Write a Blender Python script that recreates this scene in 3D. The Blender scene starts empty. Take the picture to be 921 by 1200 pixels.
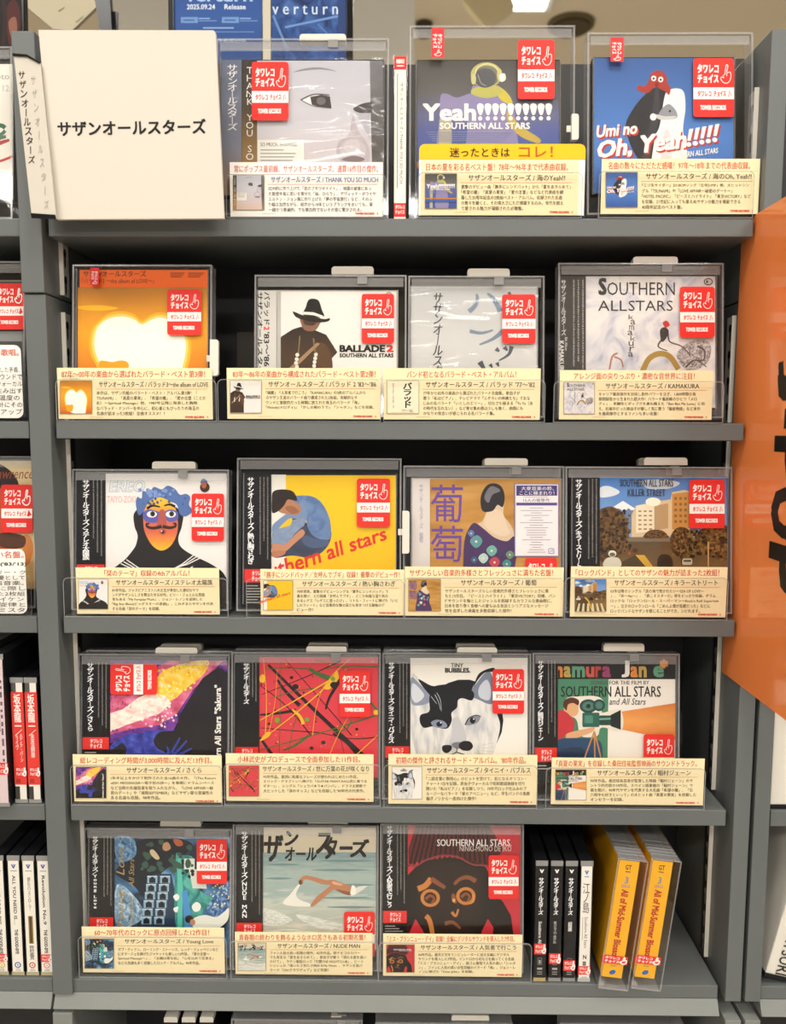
import bpy, math, random
from mathutils import Vector, Matrix
R = math.radians
rnd = random.Random(5)
sc = bpy.context.scene
col = sc.collection
Z0 = 0.90                                     # height of the lowest full shelf above the shop floor

# ------------------------------------------------------------------ camera
FPX = 960.0
CAM = Vector((0.0034, -0.7541, 0.5418 + Z0))
PITCH, YAW, ROLL = R(5.825), R(0.615), R(0.181)
FW = Vector((-math.sin(YAW) * math.cos(PITCH), math.cos(YAW) * math.cos(PITCH), -math.sin(PITCH)))
r0 = Vector((math.cos(YAW), math.sin(YAW), 0)); u0 = r0.cross(FW)
RT = r0 * math.cos(ROLL) + u0 * math.sin(ROLL)
UP = -r0 * math.sin(ROLL) + u0 * math.cos(ROLL)
cd_ = bpy.data.cameras.new('camera'); cam = bpy.data.objects.new('camera', cd_); col.objects.link(cam)
m = Matrix((RT, UP, -FW)).transposed().to_4x4(); m.translation = CAM
cam.matrix_world = m
cd_.sensor_fit = 'HORIZONTAL'; cd_.sensor_width = 36.0; cd_.lens = FPX / 921 * 36
cd_.clip_start = 0.05
cd_.dof.use_dof = True; cd_.dof.focus_distance = 0.80; cd_.dof.aperture_fstop = 7.0
sc.camera = cam

# ------------------------------------------------------------------ world, lights, exposure
w = bpy.data.worlds.new('shop_air'); sc.world = w; w.use_nodes = True
bg = w.node_tree.nodes['Background']; bg.inputs[0].default_value = (1.0, 0.965, 0.92, 1); bg.inputs[1].default_value = 0.46
sc.view_settings.view_transform = 'Standard'; sc.view_settings.look = 'None'
sc.view_settings.exposure = -0.28; sc.view_settings.gamma = 1.0; sc.view_settings.use_curve_mapping = False
sc.cycles.transparent_max_bounces = 40; sc.cycles.max_bounces = 10
CEIL = 2.75
LAMPS = [(-.9, -.75, 8), (0.3, -.75, 8), (1.5, -.75, 7), (-1.3, -2.3, 16), (-.1, -2.3, 16), (1.1, -2.3, 16), (-1.6, -5.2, 34), (0.0, -5.2, 34), (1.6, -5.2, 34), (.33, 1.83, 5), (-.9, 3.6, 30), (.9, 3.6, 30), (2.6, 2.6, 20), (-2.6, 2.6, 20)]  # last four: unseen extra lamps, added to brighten the ceiling and pillar behind
for i, (x, y, p) in enumerate(LAMPS):
    l = bpy.data.lights.new('ceiling_and_fill_light', 'AREA'); l.shape = 'SQUARE'; l.size = 0.44 if y < 0 else .22; l.energy = p * 1.68; l.color = (1.0, 0.965, 0.92)
    o = bpy.data.objects.new('ceiling_and_fill_light', l); o.location = (x, y, CEIL - 0.03); col.objects.link(o)

def ray(px, py):
    return FW + RT * ((px - 460.5) / FPX) - UP * ((py - 600) / FPX)
def at(px, py, Y):
    d = ray(px, py); t = (Y - CAM.y) / d.y
    return CAM + d * t

# ------------------------------------------------------------------ materials
MATS = {}
def lin(h):
    h = h.lstrip('#'); v = [int(h[i:i + 2], 16) / 255 for i in (0, 2, 4)]
    return tuple(c / 12.92 if c <= .04045 else ((c + .055) / 1.055) ** 2.4 for c in v) + (1,)
def newmat(name):
    mt = bpy.data.materials.new(name); mt.use_nodes = True
    return mt, mt.node_tree.nodes, mt.node_tree.links
def M(h, rough=0.5, metal=0.0, spec=0.2):
    k = (h, rough, metal, spec)
    if k not in MATS:
        mt, n, l = newmat('print_' + h.strip('#')); b = n['Principled BSDF']
        b.inputs['Base Color'].default_value = lin(h); b.inputs['Roughness'].default_value = rough
        b.inputs['Metallic'].default_value = metal; b.inputs['Specular IOR Level'].default_value = spec
        MATS[k] = mt
    return MATS[k]
def G(stops, axis='v', noise=0.0, ns=4.0, sx=1.0, sy=1.0, detail=4.0, dist=0.0):
    """printed picture: colour ramp along the print, broken up by noise; axis 'n' = noise alone"""
    k = ('G', tuple(stops), axis, noise, ns, sx, sy, detail, dist)
    if k in MATS: return MATS[k]
    mt, n, l = newmat('printed_picture'); b = n['Principled BSDF']; b.inputs['Roughness'].default_value = .5
    b.inputs['Specular IOR Level'].default_value = .2
    uv = n.new('ShaderNodeUVMap'); uv.uv_map = 'UVMap'
    mp = n.new('ShaderNodeMapping'); mp.inputs['Scale'].default_value = (sx, sy, 1); l.new(uv.outputs[0], mp.inputs[0])
    nz = n.new('ShaderNodeTexNoise'); nz.inputs['Scale'].default_value = ns; nz.inputs['Detail'].default_value = detail
    nz.inputs['Distortion'].default_value = dist; l.new(mp.outputs[0], nz.inputs['Vector'])
    rp = n.new('ShaderNodeValToRGB')
    el = rp.color_ramp.elements
    while len(el) < len(stops): el.new(0.5)
    for e, (p, c) in zip(el, stops): e.position = p
    for e, (p, c) in zip(el, stops): e.color = lin(c)
    if axis == 'n':
        l.new(nz.outputs[0], rp.inputs[0])
    else:
        sp = n.new('ShaderNodeSeparateXYZ'); l.new(uv.outputs[0], sp.inputs[0])
        a = n.new('ShaderNodeMath'); a.operation = 'MULTIPLY_ADD'; l.new(nz.outputs[0], a.inputs[0]); a.inputs[1].default_value = noise
        if axis == 'r':
            vm = n.new('ShaderNodeVectorMath'); vm.operation = 'DISTANCE'; l.new(uv.outputs[0], vm.inputs[0]); vm.inputs[1].default_value = (.5, .5, 0)
            ml = n.new('ShaderNodeMath'); ml.operation = 'MULTIPLY'; ml.inputs[1].default_value = 2; l.new(vm.outputs['Value'], ml.inputs[0]); src = ml.outputs[0]
        else:
            src = sp.outputs[0 if axis == 'u' else 1]
        sb = n.new('ShaderNodeMath'); sb.operation = 'SUBTRACT'; l.new(src, sb.inputs[0]); sb.inputs[1].default_value = noise * .5
        l.new(sb.outputs[0], a.inputs[2]); l.new(a.outputs[0], rp.inputs[0])
    l.new(rp.outputs[0], b.inputs['Base Color'])
    MATS[k] = mt
    return mt
def clear(name, tint=.95, milk=0.0, rough=.03, bump=0.0, ior=1.33, color=(1, 1, 1)):
    if name in MATS: return MATS[name]
    mt, n, l = newmat(name); n.remove(n['Principled BSDF']); out = n['Material Output']
    t = n.new('ShaderNodeBsdfTransparent'); t.inputs[0].default_value = (tint * color[0], tint * color[1], tint * color[2], 1)
    src = t.outputs[0]
    if milk:
        d = n.new('ShaderNodeBsdfDiffuse'); d.inputs[0].default_value = (.88 * color[0], .88 * color[1], .88 * color[2], 1)
        mx = n.new('ShaderNodeMixShader'); mx.inputs[0].default_value = milk; l.new(src, mx.inputs[1]); l.new(d.outputs[0], mx.inputs[2]); src = mx.outputs[0]
    g = n.new('ShaderNodeBsdfGlossy'); g.inputs['Roughness'].default_value = rough
    f = n.new('ShaderNodeFresnel'); ge = n.new('ShaderNodeNewGeometry')
    iv = n.new('ShaderNodeMath'); iv.operation = 'MULTIPLY_ADD'; l.new(ge.outputs['Backfacing'], iv.inputs[0]); iv.inputs[1].default_value = 1 / ior - ior; iv.inputs[2].default_value = ior
    l.new(iv.outputs[0], f.inputs[0])
    if bump:
        tc = n.new('ShaderNodeTexCoord'); mp = n.new('ShaderNodeMapping'); mp.inputs['Rotation'].default_value = (0, .5, 0); mp.inputs['Scale'].default_value = (9, 9, 34)
        nz = n.new('ShaderNodeTexNoise'); nz.inputs['Scale'].default_value = 1.0; nz.inputs['Detail'].default_value = 1.5; nz.inputs['Distortion'].default_value = .8
        bp = n.new('ShaderNodeBump'); bp.inputs['Strength'].default_value = bump; bp.inputs['Distance'].default_value = .02
        l.new(tc.outputs['Object'], mp.inputs[0]); l.new(mp.outputs[0], nz.inputs[0]); l.new(nz.outputs[0], bp.inputs['Height'])
        l.new(bp.outputs[0], g.inputs['Normal']); l.new(bp.outputs[0], f.inputs['Normal'])
    mx = n.new('ShaderNodeMixShader'); l.new(f.outputs[0], mx.inputs[0]); l.new(src, mx.inputs[1]); l.new(g.outputs[0], mx.inputs[2])
    l.new(mx.outputs[0], out.inputs[0])
    MATS[name] = mt
    return mt
CLEAR = clear('clear_plastic', .994, 0, .03, 0, 1.28)
EDGE = clear('clear_plastic_edge', .95, .12, .10)
BAR = clear('clear_plastic_bar', .97, .12, .06)
LIP = clear('clear_acrylic', .99)
LIPEDGE = clear('clear_acrylic_edge', .72, .22, .1)
LID = clear('clear_lid', .996, 0, .04, 0, 1.25)
WRAP = clear('shrink_wrap', .985, .01, .10, .45, 1.33)
def painted(name, h, rough=.42, bump=.12):
    mt, n, l = newmat(name); b = n['Principled BSDF']; b.inputs['Roughness'].default_value = rough; b.inputs['Specular IOR Level'].default_value = .4
    tc = n.new('ShaderNodeTexCoord'); nz = n.new('ShaderNodeTexNoise'); nz.inputs['Scale'].default_value = 900; nz.inputs['Detail'].default_value = 2
    l.new(tc.outputs['Object'], nz.inputs[0])
    bp = n.new('ShaderNodeBump'); bp.inputs['Strength'].default_value = bump; bp.inputs['Distance'].default_value = .0005
    l.new(nz.outputs[0], bp.inputs['Height']); l.new(bp.outputs[0], b.inputs['Normal'])
    n2 = n.new('ShaderNodeTexNoise'); n2.inputs['Scale'].default_value = 14; n2.inputs['Detail'].default_value = 5; l.new(tc.outputs['Object'], n2.inputs[0])
    mx = n.new('ShaderNodeMix'); mx.data_type = 'RGBA'; c = lin(h)
    mx.inputs['A'].default_value = tuple(v * .9 for v in c[:3]) + (1,); mx.inputs['B'].default_value = tuple(v * 1.1 for v in c[:3]) + (1,)
    l.new(n2.outputs[0], mx.inputs['Factor']); l.new(mx.outputs['Result'], b.inputs['Base Color'])
    return mt
STEEL = painted('grey_painted_steel', '#636766')
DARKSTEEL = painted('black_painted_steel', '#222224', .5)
LEDGE = painted('top_lit_grey_painted_steel', '#7f827e')  # steel grey lightened in colour for the light the ledge and lower posts catch
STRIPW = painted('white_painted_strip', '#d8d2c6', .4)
TABM = M('#d9d4c8', .38)
DARKP = M('#17171a', .35)
GREYP = M('#8d8c8a', .35)

# ------------------------------------------------------------------ mesh helpers
class MB:
    def __init__(s): s.v = []; s.f = []; s.m = []; s.mats = []
    def mi(s, mt):
        if mt not in s.mats: s.mats.append(mt)
        return s.mats.index(mt)
    def add(s, vs, fs, mt):
        b = len(s.v); i = s.mi(mt)
        s.v += [tuple(v) for v in vs]
        for f in fs: s.f.append([b + k for k in f]); s.m.append(i)
    def box(s, x0, x1, y0, y1, z0, z1, mt):
        x0, x1 = sorted((x0, x1)); y0, y1 = sorted((y0, y1)); z0, z1 = sorted((z0, z1))
        s.add([(x0, y0, z0), (x1, y0, z0), (x1, y1, z0), (x0, y1, z0), (x0, y0, z1), (x1, y0, z1), (x1, y1, z1), (x0, y1, z1)],
              [(0, 3, 2, 1), (4, 5, 6, 7), (0, 1, 5, 4), (1, 2, 6, 5), (2, 3, 7, 6), (3, 0, 4, 7)], mt)
    def prism(s, pts, y0, y1, mt, side=None):
        """outline in x,z extruded from y0 (front) to y1"""
        n = len(pts); vs = [(p[0], y0, p[1]) for p in pts] + [(p[0], y1, p[1]) for p in pts]
        s.add(vs, [list(range(n)), list(range(2 * n - 1, n - 1, -1))], mt)
        s.add(vs, [(i, i + n, (i + 1) % n + n, (i + 1) % n) for i in range(n)], side or mt)
    def build(s, name, parent=None, bevel=0.0, smooth=False):
        me = bpy.data.meshes.new(name); me.from_pydata(s.v, [], s.f)
        for mt in s.mats: me.materials.append(mt)
        me.polygons.foreach_set('material_index', s.m); me.update()
        o = bpy.data.objects.new(name, me); col.objects.link(o)
        if parent: o.parent = parent
        if bevel:
            b = o.modifiers.new('bevel', 'BEVEL'); b.width = bevel; b.segments = 2; b.limit_method = 'ANGLE'
        return o
def rrect(x0, z0, x1, z1, r, k=5, corners=(1, 1, 1, 1)):
    """rounded rectangle outline, corners = bottom-left, bottom-right, top-right, top-left"""
    r = min(r, abs(x1 - x0) * .49, abs(z1 - z0) * .49); out = []
    cs = [(x0 + r, z0 + r, 180), (x1 - r, z0 + r, 270), (x1 - r, z1 - r, 0), (x0 + r, z1 - r, 90)]
    flat = [(x0, z0), (x1, z0), (x1, z1), (x0, z1)]
    for (cx, cz, a), on, fl in zip(cs, corners, flat):
        if not on: out.append(fl); continue
        for i in range(k + 1):
            t = R(a + 90 * i / k); out.append((cx + r * math.cos(t), cz + r * math.sin(t)))
    return out
def tag(o, label, cat, group=None, kind=None):
    o['label'] = label
    if cat: o['category'] = cat
    if group: o['group'] = group
    if kind: o['kind'] = kind
    return o
def structure(o, label=None):
    o['kind'] = 'structure'
    if label: o['label'] = label
    return o
class Frame:
    """a plane in the shop: origin, right, up; local axes x = right, z = up, -y = towards the viewer"""
    def __init__(s, O, U=(1, 0, 0), V=(0, 0, 1)):
        s.O = Vector(O); s.U = Vector(U).normalized(); s.V = Vector(V).normalized(); s.N = s.U.cross(s.V)
    def uv(s, px, py, n=0.0):
        d = ray(px, py); P0 = s.O + s.N * n
        P = CAM + d * ((P0 - CAM).dot(s.N) / d.dot(s.N)) - s.O
        return P.dot(s.U), P.dot(s.V)
    def thing(s, name):
        o = bpy.data.objects.new(name, None); col.objects.link(o); o.empty_display_size = .02
        mm = Matrix((s.U, -s.N, s.V)).transposed().to_4x4(); mm.translation = s.O; o.matrix_world = mm
        return o
def leanV(a, roll=0.0):
    return Vector((0, math.sin(R(a)), math.cos(R(a))))

# ------------------------------------------------------------------ lettering
TC = {}
def textmesh(txt, bold=0.0, shear=0.0, vertical=False):
    k = (txt, bold, shear, vertical)
    if k in TC: return TC[k]
    c = bpy.data.curves.new('lettering', 'FONT')
    c.body = '\n'.join(txt.replace('ー', '︱').replace('～', '≀')) if vertical else txt
    if vertical: c.align_x = 'CENTER'; c.space_line = .82
    c.resolution_u = 2; c.shear = shear
    o = bpy.data.objects.new('lettering', c); col.objects.link(o)
    dg = bpy.context.evaluated_depsgraph_get(); dg.update()
    me = bpy.data.meshes.new_from_object(o.evaluated_get(dg))
    vs = [(v.co.x, v.co.y) for v in me.vertices]; fs = [tuple(p.vertices) for p in me.polygons]
    bpy.data.objects.remove(o); bpy.data.curves.remove(c); bpy.data.meshes.remove(me)
    if bold > .009:                                   # heavier strokes: the same glyphs laid over each other, slightly shifted
        n = len(vs); base, bf = vs, fs; vs, fs = [], []
        for k, (dx, dy) in enumerate(((-1, -1), (1, -1), (0, 0), (-1, 1), (1, 1)) if bold > .018 else ((-1, 0), (1, 0))):
            vs += [(x + dx * bold, y + dy * bold * .8) for x, y in base]; fs += [tuple(q + k * n for q in f) for f in bf]
    x0 = min(v[0] for v in vs); x1 = max(v[0] for v in vs); y0 = min(v[1] for v in vs); y1 = max(v[1] for v in vs)
    vs = [((x - x0) / max(x1 - x0, 1e-6), (y - y0) / max(y1 - y0, 1e-6)) for x, y in vs]
    TC[k] = (vs, fs)
    return TC[k]
def SM(pts, k=5):
    """closed smooth outline through the points"""
    n = len(pts); out = []
    for i in range(n):
        p0, p1, p2, p3 = pts[i - 1], pts[i], pts[(i + 1) % n], pts[(i + 2) % n]
        for j in range(k):
            t = j / k
            out.append(tuple(.5 * (2 * b + (c - a) * t + (2 * a - 5 * b + 4 * c - d) * t * t + (3 * b - a - 3 * c + d) * t ** 3) for a, b, c, d in zip(p0, p1, p2, p3)))
    return out
def SO(pts, k=5):
    """open smooth line"""
    q = [pts[0]] + list(pts) + [pts[-1]]; out = []
    for i in range(1, len(q) - 2):
        for j in range(k):
            t = j / k
            out.append(tuple(.5 * (2 * b + (c - a) * t + (2 * a - 5 * b + 4 * c - d) * t * t + (3 * b - a - 3 * c + d) * t ** 3) for a, b, c, d in zip(*q[i - 1:i + 3])))
    out.append(tuple(pts[-1]))
    return out
def clip(poly, r):
    x0, y0, x1, y1 = r
    for ax, lim, sg in ((0, x0, 1), (0, x1, -1), (1, y0, 1), (1, y1, -1)):
        out = []
        for i in range(len(poly)):
            a, b = poly[i - 1], poly[i]; da = (a[ax] - lim) * sg; db = (b[ax] - lim) * sg
            if da >= 0: out.append(a)
            if (da >= 0) != (db >= 0):
                t = da / (da - db); out.append(tuple(a[j] + (b[j] - a[j]) * t for j in (0, 1)))
        poly = out
        if len(poly) < 3: return []
    return poly
class Canvas:
    """flat print on a frame; drawn in the units of a picture crop (ox, oy, scale), optionally remapped and clipped"""
    def __init__(s, fr, crop, n=0.0, remap=None, rect=None):
        s.fr = fr; s.crop = crop; s.n = n; s.k = 0; s.v = []; s.f = []; s.m = []; s.uvs = []; s.mats = []; s.remap = remap; s.rect = rect
    def loc(s, x, y):
        if s.remap:
            (a0, b0, a1, b1), (c0, d0, c1, d1) = s.remap
            x = c0 + (x - a0) / (a1 - a0) * (c1 - c0); y = d0 + (y - b0) / (b1 - b0) * (d1 - d0)
        ox, oy, k = s.crop
        return s.fr.uv(ox + x / k, oy + y / k)
    def raw(s, pts, faces, mt, uvs):
        if isinstance(mt, str): mt = M(mt)
        if mt not in s.mats: s.mats.append(mt)
        i = s.mats.index(mt); s.k += 1; n = s.n + s.k * 1.0e-5; b = len(s.v)
        for p in pts:
            u, v = s.loc(*p); s.v.append((u, -n, v))
        for f in faces:
            s.f.append([b + q for q in f]); s.m.append(i); s.uvs += [uvs[q] for q in f]
    def P(s, mt, pts, smooth=False):
        if smooth: pts = SM(pts)
        x0 = min(p[0] for p in pts); x1 = max(p[0] for p in pts); y0 = min(p[1] for p in pts); y1 = max(p[1] for p in pts)
        if s.rect: pts = clip(list(pts), s.rect)
        if len(pts) < 3: return
        a = sum(pts[i - 1][0] * pts[i][1] - pts[i][0] * pts[i - 1][1] for i in range(len(pts)))
        if a > 0: pts = pts[::-1]
        s.raw(pts, [list(range(len(pts)))], mt, [((p[0] - x0) / max(x1 - x0, .01), 1 - (p[1] - y0) / max(y1 - y0, .01)) for p in pts])
    def R(s, mt, x0, y0, x1, y1, r=0):
        s.P(mt, rrect(x0, y0, x1, y1, r) if r else [(x0, y0), (x1, y0), (x1, y1), (x0, y1)])
    def E(s, mt, cx, cy, rx, ry=None, rot=0, a0=0, a1=360):
        ry = ry or rx; c, d = math.cos(R(rot)), math.sin(R(rot)); n = 22
        s.P(mt, [(cx + rx * math.cos(t) * c - ry * math.sin(t) * d, cy + rx * math.cos(t) * d + ry * math.sin(t) * c) for t in (R(a0 + (a1 - a0) * i / n) for i in range(n + (a1 - a0 < 360)))])
    def L(s, mt, pts, w, smooth=False, w2=None, closed=False):
        if closed: pts = list(pts) + [pts[0]]
        if smooth: pts = SO(pts)
        w2 = w if w2 is None else w2; a = []; b = []; n = len(pts)
        for i, p in enumerate(pts):
            q0 = pts[max(i - 1, 0)]; q1 = pts[min(i + 1, n - 1)]
            dx, dy = q1[0] - q0[0], q1[1] - q0[1]; l = math.hypot(dx, dy) or 1; h = (w + (w2 - w) * i / max(n - 1, 1)) / 2
            a.append((p[0] - dy / l * h, p[1] + dx / l * h)); b.append((p[0] + dy / l * h, p[1] - dx / l * h))
        k0 = s.k
        for i in range(n - 1):
            s.k = k0 + .25 * (i % 4); s.P(mt, [a[i], a[i + 1], b[i + 1], b[i]])
        s.k = k0 + 2
    def T(s, mt, txt, x0, y0, x1, y1, bold=0.0, rot=0, shear=0.0, vert=False, q=None):
        vs, fs = textmesh(txt, bold, shear, vert)
        q = q or [(x0, y0), (x1, y0), (x1, y1), (x0, y1)]          # TL TR BR BL
        if rot == 90: q = [q[1], q[2], q[3], q[0]]
        if rot == -90: q = [q[3], q[0], q[1], q[2]]
        out = []
        for a, b in vs:
            b = 1 - b
            out.append(tuple((q[0][j] * (1 - a) + q[1][j] * a) * (1 - b) + (q[3][j] * (1 - a) + q[2][j] * a) * b for j in (0, 1)))
        nc = (5 if bold > .018 else 2) if bold > .009 else 1; n = len(vs) // nc; nf = len(fs) // nc
        for i in range(nc):                               # each overlaid copy on its own thin layer
            s.raw(out[i * n:(i + 1) * n], [tuple(k - i * n for k in f) for f in fs[i * nf:(i + 1) * nf]], mt, vs[i * n:(i + 1) * n]); s.k -= .4
    def dots(s, mt, x0, y0, x1, y1, n, r0, r1, seed=1, asp=1.0):
        g = random.Random(seed); k0 = s.k
        for i in range(n):
            s.k = k0 + .2 * i
            cx, cy, r = g.uniform(x0, x1), g.uniform(y0, y1), g.uniform(r0, r1); k = 7; ph = g.random() * 6
            s.P(mt, [(cx + asp * r * g.uniform(.7, 1.15) * math.cos(6.283 * j / k + ph), cy + r * g.uniform(.7, 1.15) * math.sin(6.283 * j / k + ph)) for j in range(k)])
        s.k = k0 + 1 + .2 * n
    def build(s, name, parent):
        me = bpy.data.meshes.new(name); me.from_pydata(s.v, [], s.f)
        for mt in s.mats: me.materials.append(mt)
        me.polygons.foreach_set('material_index', s.m)
        ul = me.uv_layers.new(name='UVMap'); ul.data.foreach_set('uv', [c for t in s.uvs for c in t])
        me.update(); o = bpy.data.objects.new(name, me); col.objects.link(o); o.parent = parent
        return o
# ------------------------------------------------------------------ the room
WALLPAINT = M('#d8cdb8', .8); FLOORM = M('#b9b2a6', .35)
b = MB(); b.box(-5, 5, -8, 9, CEIL, CEIL + .1, M('#e6d8bd', .9)); structure(b.build('ceiling'), 'beige shop ceiling')
b = MB(); b.box(-5, 5, -8, 9, -.1, 0, FLOORM); structure(b.build('floor'), 'grey shop floor')
b = MB(); b.box(-5, 5, 7.5, 7.6, 0, CEIL, M('#c2b492', .9)); structure(b.build('wall_back'), 'beige wall far behind the shelves')
pl = at(128, 20, 1.15); pr = at(486, 20, 1.15)
b = MB(); b.box(pl.x, pr.x, 1.15, 1.75, 0, CEIL, M('#dcd8cc', .8)); structure(b.build('pillar'), 'pale grey square pillar behind the shelves')

def on_ceiling(px, py):
    d = ray(px, py); t = (CEIL - CAM.z) / d.z
    return CAM + d * t
LIT, n_, l_ = newmat('lit_diffuser'); p_ = n_['Principled BSDF']; p_.inputs['Emission Color'].default_value = (1, .95, .86, 1); p_.inputs['Emission Strength'].default_value = 6.0
def lamp_panel(x, y, lab, h=.22):
    t = bpy.data.objects.new('ceiling_light', None); col.objects.link(t); t.location = (x, y, CEIL)
    tag(t, lab, 'ceiling light', 'square ceiling lights')
    b = MB(); b.box(-h - .02, h + .02, -h - .02, h + .02, -.012, 0, M('#e8e6e0', .5)); b.build('frame', t)
    b = MB(); b.box(-h, h, -h, h, -.016, -.0125, LIT); b.build('diffuser', t)
for i, (x, y, p) in enumerate(LAMPS[:9]):
    lamp_panel(x, y, 'square ceiling light above the aisle in front of the shelves')
lamp_panel(LAMPS[9][0], LAMPS[9][1], 'bright white square ceiling light at the top edge, above the astronaut CD', .11)
# round ceiling speaker, sprinkler
def disc(name, c, r, h, mt, mt2=None):
    t = bpy.data.objects.new(name, None); col.objects.link(t); t.location = (c.x, c.y, CEIL)
    for nm, rr, z0, z1, mm in (('rim', r, -h * .5, 0, mt), ('grille', r * .82, -h, -h * .5, mt2 or mt)):
        b = MB(); n = 28
        vs = [(rr * math.cos(6.2832 * i / n), rr * math.sin(6.2832 * i / n), z) for z in (z0, z1) for i in range(n)]
        b.add(vs, [list(range(n))[::-1], list(range(n, 2 * n))] + [(i, (i + 1) % n, n + (i + 1) % n, n + i) for i in range(n)], mm); b.build(nm, t)
    return t
tag(disc('ceiling_speaker', on_ceiling(669, 27), .075, .02, M('#6e6348', .7), M('#574d36', .8)), 'dark round speaker in the beige ceiling above the two right-hand top cases', 'speaker')
tag(disc('sprinkler_head', on_ceiling(497, 27), .028, .04, M('#4a4334', .6), M('#2e2a22', .5)), 'small dark sprinkler in the ceiling beside the pillar edge', 'sprinkler')
# hanging sign (beige, tilted) below the ceiling, pale board at left
def slab(name, pxs, Y, depth, mt, label, cat, tilt=0.0, side=None):
    c = at(sum(p[0] for p in pxs) / len(pxs), sum(p[1] for p in pxs) / len(pxs), Y)
    fr = Frame(c, V=leanV(tilt)); t = fr.thing(name); tag(t, label, cat)
    b = MB(); b.prism([fr.uv(*p) for p in pxs], 0, depth, mt, side); o = b.build('panel', t, .002)
    return t, fr
t, fr = slab('hanging_sign', [(543, 0), (548, -40), (585, -45), (603, 8), (571, 33)], 1.42, .03, M('#d6c69e', .7), 'blurred beige sign hanging from the ceiling above the astronaut CD', 'sign')
b = MB(); o = fr.uv(560, -40); b.box(o[0] - .004, o[0] + .004, .01, .018, o[1], CEIL - fr.O.z, M('#8d8468')); b.build('rod', t)
# gondola behind that carries the posters
zt = at(460, 80, .16).z
# ------------------------------------------------------------------ shelf units
ZS = [0.72832, 0.54733, 0.36435, 0.17938, 0.0]
ZS = [z + Z0 for z in ZS]
TH = .0158
def unit(name, label, x): 
    t = bpy.data.objects.new(name, None); col.objects.link(t); t.location = (x, .08, 0)
    return tag(t, label, 'shelf unit', 'steel shelf units')
def ub(t): return -t.location.x, -t.location.y
def upart(t, name, boxes, bevel=.0008):
    b = MB(); dx, dy = ub(t)
    for (x0, x1, y0, y1, z0, z1, mt) in boxes: b.box(x0 + dx, x1 + dx, y0 + dy, y1 + dy, z0, z1, mt)
    return b.build(name, t, bevel)
def strip(t, x, sgn, y0, y1, z0, z1, mt, hole=DARKSTEEL):
    """slotted upright on the inner face of a side panel with keyhole slots"""
    dx, dy = ub(t); b = MB()
    b.box(x + dx, x + sgn * .0012 + dx, y0 + dy, y1 + dy, z0, z1, mt)
    b.box(x + dx, x + sgn * .004 + dx, y0 - .0012 + dy, y0 + dy, z0, z1, STRIPW)
    yc = (y0 + y1) / 2 + dy; z = z0 + .008
    while z < z1 - .012:
        for (yy, zz, ry, rz) in ((yc, z + .007, .0034, .0044), (yc, z, .0018, .007)):
            xx = x + sgn * .0016 + dx; n = 10
            vs = [(xx, yy + ry * math.cos(6.283 * i / n), zz + rz * math.sin(6.283 * i / n)) for i in range(n)]
            b.add(vs, [list(range(n))], hole)
        z += .025
    return b.build('slotted_strip', t)
ztop = at(26, 36, -.006).z; zsplit = at(40, 344, -.004).z; zlow = Z0 - .0005
XL0, XL1, XR0, XR1 = -.3378, -.3183, .3208, .3362
main = unit('shelf_unit', 'grey steel CD shelf unit with five shelves, filling the middle of the picture', 0)
for (x0, x1) in ((XL0, XL1), (XR0, XR1)):
    upart(main, 'side_panel', [(x0 - (.001 if x0 < 0 else 0), x1, -.006, .166, zsplit + .0006, ztop, STEEL), (x0, x1, -.004, .166, Z0 - .0135, zsplit - .0006, STEEL), (x0, x1, -.007, .166, 0, Z0 - .031, LEDGE)])
upart(main, 'back_panel', [(XL1, XR0, .150, .158, .05, zt, DARKSTEEL)])
for z in ZS[:4]: upart(main, 'shelf', [(-.315, .315, 0, .149, z - TH, z, STEEL)])
upart(main, 'base_deck', [(-.3372, .3150, 0, .149, Z0 - .0135, Z0, STEEL)])
dx, dy = ub(main); b = MB()
def ledge(b, x0, x1, dx, dy):
    zb = at(460, 1187, -.007).z; pr = [(0.0, Z0 - .0138), (-.007, zb), (-.0055, zb - .0012), (.14, zb - .0012), (.14, Z0 - .0138)]
    vs = [(x + dx, y + dy, z) for x in (x0, x1) for y, z in pr]; n = 5
    b.add(vs, [list(range(n)), list(range(2 * n - 1, n - 1, -1))] + [(i, n + i, n + (i + 1) % n, (i + 1) % n) for i in range(n)], LEDGE)
ledge(b, -.3372, .3150, dx, dy); b.build('base_ledge', main, .0006)
upart(main, 'base_back', [(XL1, XR0, .142, .149, .05, Z0 - .035, DARKSTEEL)])
upart(main, 'shelf', [(-.315, .315, -.01, .141, Z0 - .24, Z0 - .225, STEEL)])
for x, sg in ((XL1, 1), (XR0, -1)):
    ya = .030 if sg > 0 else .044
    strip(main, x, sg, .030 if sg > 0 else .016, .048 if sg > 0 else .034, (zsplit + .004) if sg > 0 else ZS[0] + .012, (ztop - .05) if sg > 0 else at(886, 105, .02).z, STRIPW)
    strip(main, x, sg, ya, ya + .018, ZS[1] + .001, zsplit - .012, STRIPW)  # light falling on the upper strips is put into their white; lower ones dark
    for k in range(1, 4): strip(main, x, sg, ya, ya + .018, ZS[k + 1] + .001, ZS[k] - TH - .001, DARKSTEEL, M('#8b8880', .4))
left = unit('shelf_unit', 'grey steel shelf unit at the left edge, beyond the left-hand post', -.64)
for z in ZS[:4]: upart(left, 'shelf', [(-.95, -.3400, 0, .149, z - TH, z, STEEL)])
upart(left, 'base_deck', [(-.95, -.3395, 0, .149, Z0 - .0135, Z0, STEEL)])
upart(left, 'back_panel', [(-.95, -.3395, .150, .158, .05, zt, DARKSTEEL)])
upart(left, 'side_panel', [(-.972, -.951, -.004, .166, 0, ztop, STEEL)])
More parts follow.
